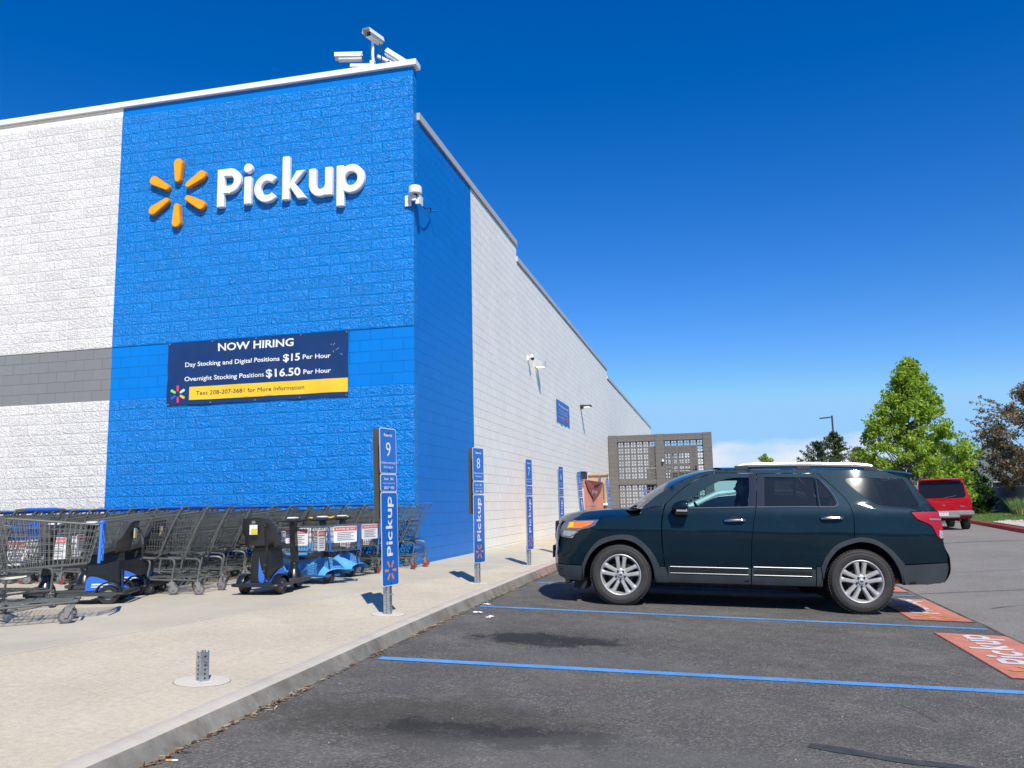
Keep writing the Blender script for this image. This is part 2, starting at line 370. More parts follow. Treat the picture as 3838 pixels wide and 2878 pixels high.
def zl(x,y):
    if x<=7.66: return -.1084-.0404*x-.0033*y
    z7=-.1084-.0404*7.66-.0033*y; k=min(1,(x-7.66)/5); return z7+(-.28-z7)*k*k*(3-2*k)
ys=[-60,-40,-30,-24,-20]+[-18+.5*i for i in range(40)]+[3,6,10,15,20,25,30,40,50,60,75]
def st(name,mb,m,**k): o=mb.build(name,m,**k); o['kind']='structure'; return o
mb=MB(); mb.box((0,100,-1.2),(1600,1600,.5)); st('ground',mb,mat('far_ground',(.20,.19,.13,1),.95,nscale=.05,namt=.3))
# sidewalk in two pours divided by the pale joint line
def jx(y): return .1+.143*(y+8.3)
mb=MB()
def jj(y): return min(jx(y),kx(y)-.55)
Y2_=[y for y in ys if y<=0]; Y3_=[y for y in ys if y>=0]; Y0_=[y for y in ys if y>=-20]
mb.grid([[(x,y,.02) for x in [-60,-30,-20,-12,-10]]+[(min(0,jj(y)-.05),y,.02),(jj(y)-.012,y,zs(jj(y)))] for y in Y2_],0,True)
mb.grid([[(-.2,y,.02),(0,y,.02),(jj(y)-.012,y,zs(jj(y)))] for y in Y3_],0,True)
mb.grid([[(jj(y)-.016,y,zs(jj(y))+.0015),(jj(y)+.016,y,zs(jj(y))+.0015)] for y in ys],1,True)
mb.grid([[(jj(y)+.012,y,zs(jj(y))),(jj(y)+.2,y,zs(jj(y)+.2)),(kx(y)-.19,y,zs(kx(y)-.19))] for y in ys],2,True)
st('sidewalk',mb,[M_apron,M_pale,M_conc])
mb=MB(); rows=[]
for y in ys:
    k=kx(y); z=zs(k); zb=zl(k,y)
    rows.append([(k-.19,y,zs(k-.19)),(k-.187,y,zs(k-.187)-.0015),(k-.184,y,zs(k-.184)+.0005),(k-.12,y,zs(k-.12)+.0005),(k-.088,y,zs(k-.088)-.002),(k-.070,y,zs(k-.07)-.009),(k-.055,y,zs(k)-.020),(k-.03,y,zs(k)-.020+(zb-zs(k))*.45),(k+.004,y,zb-.01)])
mb.grid(rows,0,True)
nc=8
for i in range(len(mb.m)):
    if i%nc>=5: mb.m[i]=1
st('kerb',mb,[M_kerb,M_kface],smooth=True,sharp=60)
# parking lot and road
mb=MB(); mb.grid([[(kx(y)+(7.66-kx(y))*i/4-(.02 if i==0 else 0),y,zl(kx(y)+(7.66-kx(y))*i/4,y)) for i in range(5)] for y in ys],0,True); st('parking_lot',mb,M_lot)
mb=MB(); mb.grid([[(x,y,zl(x,y)-.003) for x in (7.66,8.2,9,10,11,12.6,20,40,90)] for y in ys],0,True); st('road',mb,M_road)
def line_mat(name,c,wear=.3,under=(.08,.08,.08,1)):
    m,t,b,N,L=node_mat(name); co=N('ShaderNodeTexCoord').outputs['Object']
    a=mr(t,mth(t,'ADD',tn(t,co,34,7,.85),mr(t,tn(t,co,1.3,4,.6),.3,.7,-.07,.05)),.53,.64,0,wear); v=mr(t,tn(t,co,3,5,.6),.3,.7,.82,1.15)
    x=N('ShaderNodeVectorMath'); x.operation='SCALE'; x.inputs[0].default_value=c[:3]; L(v,x.inputs['Scale'])
    o=mixc(t,a,x.outputs[0],under); L(o,b.inputs['Base Color']); b.inputs['Roughness'].default_value=.7; bumpn(t,b,tn(t,co,70,4,.7),.4,.004); return m
M_lblue=line_mat('line_blue',(.095,.30,.62,1),.85); M_pad=line_mat('pad_orange',(.60,.215,.13,1),.6); M_padw=line_mat('pad_white',(.68,.64,.60,1),.3,(.5,.135,.075,1)); M_pado=line_mat('pad_spark',(.72,.30,.06,1),.45,(.5,.135,.075,1)); M_pade=line_mat('pad_edge',(.16,.10,.095,1),.6)
def lot_strip(mb,x0,y0,x1,y1,wd,dz=.004,mi=0,n=24):
    d=Vector((x1-x0,y1-y0)).normalized(); nn=Vector((-d.y,d.x))*wd/2
    mb.grid([[(x0+(x1-x0)*i/n+s*nn.x,y0+(y1-y0)*i/n+s*nn.y,zl(x0+(x1-x0)*i/n+s*nn.x,y0+(y1-y0)*i/n+s*nn.y)+dz) for s in (-1,1)] for i in range(n+1)],mi,False)
LY=[(-7.284,.058,.10),(-3.884,.030,.04),(-.783,.070,.12)]+[(2.45+3.25*i,.06,.12) for i in range(7)]
for y0,s,ox in LY:
    mb=MB(); xs=kx(y0)+ox; lot_strip(mb,xs,y0,7.62,y0+s*(7.62-xs),.118); st('stall_line',mb,M_lblue)
# orange pads with lettering, one per stall
for yb in (-6.50,-3.20,.10,3.4,6.7,10.0):
    x0,x1,y0,y1=7.01,7.645,yb,yb+2.28
    def fp(dz): return lambda u,v:(x1-.0-v,y0+u,zl(x1-v,y0+u)+dz)   # u along +y, v toward kerb
    W_=y1-y0; H_=x1-x0
    mb=MB(); plate(mb,[rect(-.02,-.01,W_+.02,H_+.01)],[],fp(.004),mi=4); plate(mb,[rect(0,0,W_,H_)],[],fp(.008),sp=.3)
    P=pickup_polys(); k=(W_-.66)/3.16
    for l in P: shape(mb,l,fp(.012),.60,.20,.42,1,kx=k)
    shape(mb,spark_polys(.70,.25,.06,.09),fp(.012),.30,.31,.36,2,kx=.33)
    o=st('painted_pad',mb,[M_pad,M_padw,M_pado,M_pado,M_pade])
# old tar seams and cracks
M_tar=mat('tar_seam',(.035,.035,.036,1),.7,nscale=9,namt=.3)
def wavy(mb,pts,wd,dz,seed=1,amp=.04,n=60):
    P=cat_(pts,max(3,n//len(pts))); rows=[]
    for i,(x,y) in enumerate(P):
        a=Vector(P[max(0,i-1)]); b=Vector(P[min(len(P)-1,i+1)]); d=(b-a).normalized(); nn=Vector((-d.y,d.x))
        q=amp*(noise.noise((x*1.3,y*1.3,seed))); w2=wd*(.6+.9*abs(noise.noise((x*3,y*3,seed+5))))
        rows.append([(x+nn.x*(q+s*w2/2),y+nn.y*(q+s*w2/2),zl(x+nn.x*(q+s*w2/2),y+nn.y*(q+s*w2/2))+dz) for s in(-1,1)])
    mb.grid(rows,0,False)
mb=MB(); wavy(mb,[(7.7,-.1),(9,.2),(11,.3),(13.5,.2)],.035,.004,3); wavy(mb,[(7.7,3.2),(9,3.4),(12,4),(14,5.5)],.018,.004,4,.1); wavy(mb,[(8.2,-1.9),(9.2,-1.5),(10.6,-1.7)],.02,.004,9,.2);  wavy(mb,[(9,12),(12,12.6),(15,12.3)],.12,.004,8)
wavy(mb,[(7.68,-9),(7.67,-5),(7.70,0),(7.72,6),(7.72,16)],.02,.006,2,.02,200)
st('road_seam',mb,M_tar)
mb=MB(); wavy(mb,[(5.36,-8.79),(5.58,-8.86),(5.77,-8.95),(6.1,-9.03),(6.6,-9.3)],.13,.004,6,.05); wavy(mb,[(5.95,-7.55),(6.05,-7.8),(6.1,-8.1)],.005,.004,11,.06)
st('tar_patch',mb,mat('tar_patch',(.052,.052,.051,1),.75,nscale=14,namt=.3))
# ---------------------------------------------------------------- store building
def wallmat(name,c,rough,gloss=.45,joint=.75,amp=.035,spec=.5):
    m,t,b,N,L=node_mat(name); co=N('ShaderNodeTexCoord').outputs['Object']
    sp=N('ShaderNodeSeparateXYZ'); L(co,sp.inputs[0]); cm=N('ShaderNodeCombineXYZ')
    L(mth(t,'ADD',mth(t,'ADD',sp.outputs[0],sp.outputs[1]),BW*.5+BW*400),cm.inputs[0]); L(mth(t,'ADD',sp.outputs[2],.1422),cm.inputs[1])
    br=N('ShaderNodeTexBrick'); br.offset=.5; br.inputs['Scale'].default_value=1; br.inputs['Brick Width'].default_value=BW; br.inputs['Row Height'].default_value=C_
    br.inputs['Mortar Size'].default_value=.010 if rough else .005; br.inputs['Mortar Smooth'].default_value=.25; br.inputs['Color1'].default_value=(0,0,0,1); br.inputs['Color2'].default_value=(1,1,1,1); L(cm.outputs[0],br.inputs['Vector'])
    rnd=N('ShaderNodeSeparateColor'); L(br.outputs['Color'],rnd.inputs[0])
    fac=br.outputs['Fac']
    v=mth(t,'ADD',mr(t,rnd.outputs[0],0,1,*((.94,1.06) if rough else (.975,1.025))),mr(t,tn(t,co,.6,5,.6),.3,.7,-.035,.035)); v=mth(t,'ADD',v,mr(t,tn(t,co,9,5,.7),.3,.7,-.02,.02))
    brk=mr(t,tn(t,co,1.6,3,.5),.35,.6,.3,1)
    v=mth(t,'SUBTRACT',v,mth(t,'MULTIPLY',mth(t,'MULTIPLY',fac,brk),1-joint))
    if rough: v=mth(t,'ADD',v,mth(t,'MULTIPLY',mr(t,tn(t,co,30,6,.75),.35,.65,-1,1),.10))
    x=N('ShaderNodeVectorMath'); x.operation='SCALE'; x.inputs[0].default_value=c[:3]; L(v,x.inputs['Scale']); o=x.outputs[0]
    # splash dirt just above the ground
    L(o,b.inputs['Base Color']); b.inputs['Roughness'].default_value=gloss; b.inputs['Specular IOR Level'].default_value=spec
    if rough:
        wv=N('ShaderNodeVectorMath'); wv.operation='ADD'; L(co,wv.inputs[0])
        n0=N('ShaderNodeTexNoise'); n0.inputs['Scale'].default_value=9; L(co,n0.inputs['Vector']); sc_=N('ShaderNodeVectorMath'); sc_.operation='SCALE'; sc_.inputs['Scale'].default_value=.12; L(n0.outputs['Color'],sc_.inputs[0]); L(sc_.outputs[0],wv.inputs[1])
        vo=N('ShaderNodeTexVoronoi'); vo.feature='F1'; vo.inputs['Scale'].default_value=34; L(wv.outputs[0],vo.inputs['Vector'])
        b2=N('ShaderNodeTexBrick'); b2.offset=.5; b2.inputs['Scale'].default_value=1; b2.inputs['Brick Width'].default_value=BW; b2.inputs['Row Height'].default_value=C_; b2.inputs['Mortar Size'].default_value=.035; b2.inputs['Mortar Smooth'].default_value=1.0; L(cm.outputs[0],b2.inputs['Vector'])
        h=mth(t,'ADD',mth(t,'MULTIPLY',tn(t,wv.outputs[0],14,5,.66),1.7),mth(t,'MULTIPLY',tn(t,wv.outputs[0],40,4,.6),.6)); h=mth(t,'ADD',h,mth(t,'MULTIPLY',vo.outputs['Distance'],.7))
        h=mth(t,'SUBTRACT',h,mth(t,'MULTIPLY',b2.outputs['Fac'],.20)); h=mth(t,'ADD',h,mth(t,'MULTIPLY',rnd.outputs[0],.35))
        h=mth(t,'ADD',mth(t,'MULTIPLY',h,mth(t,'SUBTRACT',1,fac)),mth(t,'MULTIPLY',fac,.95))
        bumpn(t,b,h,1.0,amp)
    else:
        h=mth(t,'SUBTRACT',mth(t,'MULTIPLY',tn(t,co,60,4,.6),.08),fac); bumpn(t,b,h,.8,.010)
    return m
WB=(.0,.185,.60,1)
Mw=dict(rb=wallmat('splitface_blue',(.0,.232,.70,1),True,.27,.9,.027,.45),sb=wallmat('smooth_blue',WB,False,.4,.8,.035,.3),rw=wallmat('splitface_white',(.76,.735,.685,1),True,.6,.95,.020,.2),sw=wallmat('smooth_white',(.95,.905,.79,1),False,.5,.62),sg=wallmat('smooth_grey',(.215,.213,.208,1),False,.5,.72))  # smooth white is lightened and warmed in colour to offset weaker side light
M_cop=mat('metal_coping',(.80,.79,.76,1),.4,nscale=3,namt=.04); M_dark=mat('dark_gap',(.02,.02,.02,1),.8); M_roof=mat('roof_membrane',(.5,.5,.48,1),.9)
store=empty('store_building',(0,0,0)); tag(store,'large block store building with blue corner and long white side wall','building')
zt=Zk(-.80); XB=-15*BW
def slab(x0,x1,z0,z1,y,m,name):
    mb=MB(); n=max(1,int((x1-x0)/2)); mb.box(((x0+x1)/2,(y+.17)/2,(z0+z1)/2),(x1-x0,.17-y,z1-z0)); return mb.build(name,m,store)
def bands(x0,x1,r,s,g,nm):
    slab(x0,x1,-.4,Zk(28)-.0,-.012,Mw[r],nm); slab(x0,x1,Zk(28),Zk(23),0,Mw[g],nm+'_band'); slab(x0,x1,Zk(23),Zk(0),-.012,Mw[r],nm); slab(x0,x1,Zk(0),zt,0,Mw[s],nm+'_cap')
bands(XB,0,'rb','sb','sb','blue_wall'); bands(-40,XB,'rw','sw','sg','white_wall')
mb=MB(); mb.box((-20.0+.03,.06,zt+.06),(40.09,.25,.105)); mb.box((-20,.085,zt+.004),(39.98,.15,.012),mi=1)  # dark strip under the coping paints in its shadow line
mb.build('parapet_coping',[M_cop,M_dark],store)
Y1,Y2,Y3=8.19,28.17,57.93; zc1,zc2,zc3=8.02,7.59,7.17; YB=3.7045
def sideseg(y0,y1,z,m,nm):
    mb=MB(); mb.box((-.15,(y0+y1)/2,(z-.4)/2),(.3,y1-y0,z+.4)); mb.build(nm,m,store)
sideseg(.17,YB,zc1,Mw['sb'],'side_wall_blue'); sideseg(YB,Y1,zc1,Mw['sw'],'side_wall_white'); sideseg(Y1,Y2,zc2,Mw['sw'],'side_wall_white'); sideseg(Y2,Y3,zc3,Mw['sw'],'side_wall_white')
for y0,y1,z in ((.23,Y1,zc1),(Y1+.002,Y2,zc2),(Y2+.002,Y3,zc3)):
    mb=MB(); mb.box((-.14,(y0+y1)/2,z+.08),(.36,y1-y0,.14)); mb.box((-.15,(y0+y1)/2,z+.004),(.305,y1-y0-.01,.012),mi=1); mb.build('side_coping',[mat('metal_coping_grey',(.50,.50,.50,1),.45),M_dark],store)  # dark strip again stands in for shadow below the side coping
mb=MB(); mb.box((-20.2,29,6.6),(39.8,57.6,.3)); mb.box((-39.9,29,3),(.2,57.6,7)); mb.box((-20,57.9,3),(40,.05,7)); mb.build('roof',M_roof,store)
# ---------------------------------------------------------------- wall sign: spark and letters
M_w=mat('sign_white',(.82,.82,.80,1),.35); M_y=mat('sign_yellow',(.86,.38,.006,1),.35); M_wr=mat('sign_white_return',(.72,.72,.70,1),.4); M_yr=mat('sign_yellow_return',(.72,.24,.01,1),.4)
def FW(y): return lambda u,v:(u,y,v)
ws=empty('wall_sign',(0,0,0)); tag(ws,'raised white Pickup lettering with yellow six ray spark on blue wall','wall sign')
kx_=2.98/3.16
for (nm,fn,x),P in zip(PICK,pickup_polys()):
    tr=lambda Q,d=0:[(-3.875+px*kx_,6.64+py*.98) for px,py in Q]
    mb=MB(); Q=[tr(p) for p in P]; Qs=[inset(tr(p),.012) if nm!='c' else tr(p) for p in P]
    plate(mb,Q,[],FW(-.105),FW(-.03),flip=False)
    plate(mb,[inset(q,.012) for q in Q],[],FW(-.118),FW(-.104)); mb.build('letter',M_w,ws)
for k in range(6):
    P=spark_polys(.69,.27,.062,.095)[k]; P=[(-4.735+px*1.0,7.03+py) for px,py in P]
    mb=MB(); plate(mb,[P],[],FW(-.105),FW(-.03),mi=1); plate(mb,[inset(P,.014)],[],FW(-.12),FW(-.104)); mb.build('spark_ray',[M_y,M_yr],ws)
# ---------------------------------------------------------------- hiring banner
def banner_f(x0,z0,wd,h,off,amp=.02,seed=0,nd=4):
    def f(u,v,d=0):
        e=abs(((u/wd*nd)%1)-.5)*2; top=max(0,1-(h-v)/(h*.25)); bot=max(0,1-v/(h*.2))
        w_=amp*(noise.noise((u*1.7+seed,v*2.1,seed))+.8*noise.noise((u*1.1-v*1.6,v*.6,seed+3)))+ (1-e)*(top+bot)*amp*.35
        sag=-(1-e)*top*.02*max(0,(v/h-.8)/.2)+(1-e)*.012*bot
        return (x0+u,off-abs(w_)-d-.004,z0+v+sag)
    return f
hb=empty('hiring_banner',(-3.03,0,2.93)); tag(hb,'navy vinyl NOW HIRING banner with yellow strip on blue block wall','banner')
W_,H_=3.62,1.185; bf=banner_f(-4.845,2.935,W_,H_,-.02,.035,2)
def loc_(f,dx,dy,dz): return lambda u,v:tuple(a-b for a,b in zip(f(u,v),(dx,dy,dz)))
def bl(d): return lambda u,v:(bf(u,v,d)[0]+3.03,bf(u,v,d)[1],bf(u,v,d)[2]-2.93)
M_navy=mat('vinyl_navy',(.008,.035,.13,1),.38,nscale=2,namt=.1); M_by=mat('vinyl_yellow',(.88,.55,.03,1),.4); M_tw=mat('print_white',(.82,.82,.82,1),.5)
mb=MB(); plate(mb,[dens(rect(0,0,W_,H_),.07)],[],bl(0),lambda u,v:(bf(u,v)[0]+3.03,bf(u,v)[1]+.004,bf(u,v)[2]-2.93),sp=.07); mb.build('cloth',M_navy,hb,smooth=True,sharp=60)
mb=MB(); plate(mb,[dens(rect(.47,.085,W_-.005,.335),.07)],[],bl(.004),sp=.07); mb.build('yellow_strip',M_by,hb,smooth=True)
for (tx,u,v,h,wd,bo,mm) in (('NOW HIRING',1.80,.975,.15,1.52,.02,0),('Day Stocking and Digital Positions',1.33,.715,.085,1.93,.012,0),('$15',2.53,.70,.135,.34,.02,0),('Per Hour',3.02,.715,.085,.53,.012,0),('Overnight Stocking Positions',1.18,.445,.085,1.62,.012,0),('$16.50',2.37,.43,.145,.68,.02,0),('Per Hour',3.03,.445,.085,.53,.012,0),('Text 208-207-3681 for More Information',1.70,.175,.08,2.17,0,1)):
    mb=MB(); text(mb,tx,bl(.008),u,v,h,wd,bold=bo); mb.build('lettering',mat('print_black',(.03,.02,.02,1),.5) if mm else M_tw,hb)
SC=[(.80,.05,.06,1),(.25,.72,.12,1),(.03,.12,.55,1),(.78,.03,.20,1),(.86,.55,.03,1),(.45,.72,.80,1)]
for k,P in enumerate(spark_polys(1,.42,.13,.16)):
    mb=MB(); shape(mb,[P],bl(.008),.235,.21,.165); mb.build('spark_ray',mat('print_spark%d'%k,SC[k],.5),hb)
mb=MB()
for i in range(5):
    for v in (.025,H_-.025):
        u=.03+i*(W_-.06)/4; p=bl(.012)(u,v); mb.lathe([(.0,0),(.012,0),(.016,.004)],10,c=p)
mb.build('grommets',mat('brass',(.6,.5,.3,1),.35,1),hb)
# creases scuffed white at its right end
mb=MB(); random.seed(3)
for (u,v,l,a) in [(3.33,.92,.06,60),(3.38,.84,.07,30),(3.47,.78,.05,-35),(3.35,.80,.04,120),(3.28,.95,.03,10)]:
    plate(mb,[capsule((u,v),(u+l*math.cos(R(a)),v+l*math.sin(R(a))),.003,.006,3)],[],bl(.009))
mb.build('scuff_marks',mat('scuff',(.25,.3,.42,1),.6),hb)
# ---------------------------------------------------------------- roof camera mast
M_cw=mat('camera_white',(.78,.77,.73,1),.4); M_lens=mat('camera_lens',(.02,.03,.05,1),.1,coat=.5)
def bullet_cam(name,loc,yaw_,pitch_,label,s=1.0,parent=None,cat='security camera'):
    e=empty(name,loc,0); e.rotation_euler=(R(pitch_),0,R(yaw_))
    if parent: e.parent=parent
    else: tag(e,label,cat)
    mb=MB(); sec=[(-.075,0),(-.06,.06),(.06,.06),(.075,0),(.06,-.055),(-.06,-.055)]
    mb.grid([[(x*s,y*s,z*s) for x,z in sec+[sec[0]]] for y in (-.22,.22)],0); n=len(sec)
    mb.add([(x*s,.22*s,z*s) for x,z in sec],[tuple(range(n-1,-1,-1))]); mb.add([(x*s*.85,-.19*s,z*s*.85) for x,z in sec],[tuple(range(n))])
    mb.build('housing',M_cw,e); mb=MB()
    sh=[(-.088,-.01),(-.07,.075),(.07,.075),(.088,-.01)]; mb.grid([[(x*s,y*s,z*s) for x,z in sh] for y in (-.29,.24)]); mb.grid([[(x*s*1.03,y*s,z*s*1.05+.003) for x,z in sh] for y in (-.29,.24)],flip=True)
    mb.add([(x*s,.24*s,z*s) for x,z in sh],[(3,2,1,0)]); mb.build('sun_shield',M_cw,e)
    mb=MB(); mb.box((0,-.193*s,0),(.085*s,.01,.075*s)); mb.build('lens',M_lens,e); return e
ms=empty('camera_mast',(-.957,.4,9.2)); tag(ms,'white mast with arms on roof edge above blue corner','mast')
mb=MB(); mb.box((0,0,-.05),(.08,.08,.55)); mb.tube([(.02,0,.2),(-.0,0,.32),(0,0,.62)],.028,8); mb.box((-.03,0,.0),(.02,.1,.4)); mb.build('pole',M_cw,ms)
mb=MB(); mb.box((-.20,-.05,.13),(.46,.07,.06),Matrix.Rotation(R(8),3,'Y')); mb.build('arm',M_cw,ms)
mb=MB(); mb.box((.24,.25,.30),(.5,.06,.05),Matrix.Rotation(R(35),3,'Z')@Matrix.Rotation(R(18),3,'Y')); mb.build('arm',M_cw,ms)
mb=MB(); mb.tube([(.1,.1,.62),(.14,.1,.4),(.13,.1,-.1)],.012,6); mb.tube([(-.24,0,.2),(-.24,0,-.1)],.008,6); mb.build('cable',M_dark,ms)
bullet_cam('security_camera',(-.93,.4,9.90),-9,8,'topmost white roof camera pointing down over the car park',1.0)
bullet_cam('security_camera',(-1.42,.4,9.56),-70,4,'white roof camera on left arm of the mast pointing left',1.0)
bullet_cam('security_camera',(-.52,.45,9.44),90,38,'white roof camera on right arm tipped behind the coping',.95)
# ---------------------------------------------------------------- antenna on the building corner
an=empty('corner_antenna',(.075,-.12,6.42)); tag(an,'white round antenna on bracket at blue building corner','antenna')
mb=MB(); mb.lathe([(0,.09),(.10,.09),(.115,.075),(.12,-.02),(.115,-.045),(.06,-.05),(0,-.05)],28,axis='Z',c=(0,0,.1)); mb.build('dome',M_cw,an,smooth=True)
mb=MB(); mb.box((-.16,.075,-.03),(.12,.012,.2)); mb.box((-.06,.03,-.03),(.09,.1,.012)); mb.box((-.02,.0,-.02),(.07,.06,.10)); mb.box((.10,.03,-.07),(.008,.16,.16)); mb.box((.055,.0,-.07),(.10,.008,.12)); mb.build('bracket',M_cw,an)
mb=MB(); mb.cyl((0,0,.055),(0,0,.02),.035,10); mb.tube(cat_([(0,0,.05),(.03,.06,-.04),(.06,.35,-.10),(.02,.78,.06),(-.03,.90,.05)],6),.011,6); mb.build('cable',mat('black_plastic',(.02,.02,.022,1),.45),an)
mb=MB(); mb.tube([(-.07,.92,.05),(.10,.92,.05)],.016,8); mb.build('conduit',Mw['sb'],an)
# ---------------------------------------------------------------- fittings on the long side wall
M_pl=mat('black_plastic',(.02,.02,.022,1),.45); M_lampw=mat('lamp_housing_silver',(.55,.55,.53,1),.35,.3); M_lampe=mat('lamp_glow',(.9,.88,.7,1),.5,emit=(1,.95,.75,1),es=.9)
lamp=empty('wall_lamp',(0,10.45,5.05)); tag(lamp,'silver half round lamp on white side wall, nearest wall lamp','wall lamp')
mb=MB(); P=[(0,-.2)]+[(.12+.2*math.cos(R(t)),.2*math.sin(R(t))) for t in range(-90,91,15)]+[(0,.2)]
plate(mb,[P],[],lambda x,y:(x,y,.12),lambda x,y:(x,y,-.06)); mb.build('housing',M_lampw,lamp); mb=MB(); plate(mb,[inset(P,.02)],[],lambda x,y:(x,y,-.05),flip=True); mb.build('lens',M_lampe,lamp)
l2=empty('wall_lamp',(0,19.0,4.75)); tag(l2,'dark shoebox lamp on white side wall right of the blue banner','wall lamp')
mb=MB(); mb.box((.05,0,0),(.1,.16,.16)); mb.grid([[(.04+.4*t,s*(.15-.02*t),.07+.02*math.sin(t*3)-.05*t) for s in(-1,1)] for t in (0,.2,.5,.8,1)]); mb.box((.24,0,.03),(.40,.28,.06)); mb.build('housing',mat('bronze_dark',(.04,.038,.035,1),.4),l2)
mb=MB(); mb.box((.26,0,-.004),(.22,.2,.008)); mb.build('lens',M_lampe,l2)
wc=empty('security_camera',(0,9.36,5.1)); tag(wc,'small white camera on the side wall left of the silver lamp','security camera')
mb=MB(); mb.box((.02,0,.0),(.04,.1,.14)); mb.tube([(.03,0,0),(.12,0,.02),(.14,-.02,-.02)],.025,8); mb.bbox((.14,-.03,.03),(.1,.14,.1),.02); mb.build('bracket',M_cw,wc); mb=MB(); mb.lathe([(0,-.06),(.03,-.052),(.05,-.03),(.055,0),(.05,.01)],14,axis='Z',c=(.15,-.05,-.02)); mb.build('dome',M_lens,wc,smooth=True)
# blue banner on the side wall
bb=empty('stars_banner',(0,13.67,3.7)); tag(bb,'blue banner reading We want your stars on white side wall','banner')
def sb(d):
    def f(u,v):
        e=abs(((u/2.5*3)%1)-.5)*2; bot=max(0,1-v/.2)
        return (.015+d+.03*abs(noise.noise((u*1.5,v*2,4))),u,v+ (1-e)*.06*bot-.03*bot)
    return f
mb=MB(); plate(mb,[dens(rect(0,0,2.5,.755),.08)],[],sb(0),lambda u,v:(.012,u,sb(0)(u,v)[2]),sp=.1,flip=False); mb.build('cloth',mat('vinyl_blue',(.015,.14,.48,1),.45),bb,smooth=True,sharp=60)
mb=MB(); text(mb,'We want your stars!',sb(.006),1.25,.55,.09,1.95,bold=.015); text(mb,'Please take your survey at walmart.com',sb(.006),1.25,.42,.05,1.9); text(mb,'or rate your pickup experience in the app',sb(.006),1.25,.325,.05,1.9); mb.build('lettering',M_tw,bb)
mb=MB()
for i in range(5):
    st5=[(.075*(1 if q%2==0 else .42)*math.cos(R(90+36*q)),.06*(1 if q%2==0 else .42)*math.sin(R(90+36*q))) for q in range(10)]
    shape(mb,[st5],sb(.006),.5+.22*i,.19,1)
mb.build('stars',M_y,bb); mb=MB(); shape(mb,[rect(-.2,-.07,.2,.07)],sb(.006),1.85,.2,1); mb.build('red_label',mat('print_red',(.6,.08,.05,1),.5),bb)
# ---------------------------------------------------------------- pickup bay signs
M_galv=mat('galvanised_steel',(.42,.45,.46,1),.35,.75,nscale=30,namt=.2); M_sb=mat('sign_blue',(.012,.14,.52,1),.3,coat=.4); M_sw=mat('sign_white_edge',(.80,.80,.80,1),.3); M_so=mat('sign_orange',(.82,.24,.03,1),.3); M_back=mat('sign_back',(.15,.155,.14,1),.5,.2)
def channel(mb,h,wd=.052,dp=.04,z0=0,hole=.025,mi=0,mh=1):
    # perforated square post: shell with dark holes on two faces
    mb.box((0,0,z0+h/2),(wd,wd,h),mi=mi)
    n=int(h/hole)
    for i in range(n):
        z=z0+.015+i*hole
        for d in (0,1,2,3):
            c=[(0,-wd/2-.0015),(wd/2+.0015,0),(0,wd/2+.0015),(-wd/2-.0015,0)][d]; a=d*PI/2
            P=[(.0055*math.cos(2*PI*k/8),.0055*math.sin(2*PI*k/8)) for k in range(8)]
            vs=[]
            for (p,q) in P: vs.append((c[0]+p*math.cos(a),c[1]+p*math.sin(a),z+q))
            mb.add(vs,[tuple(range(8))],mh)
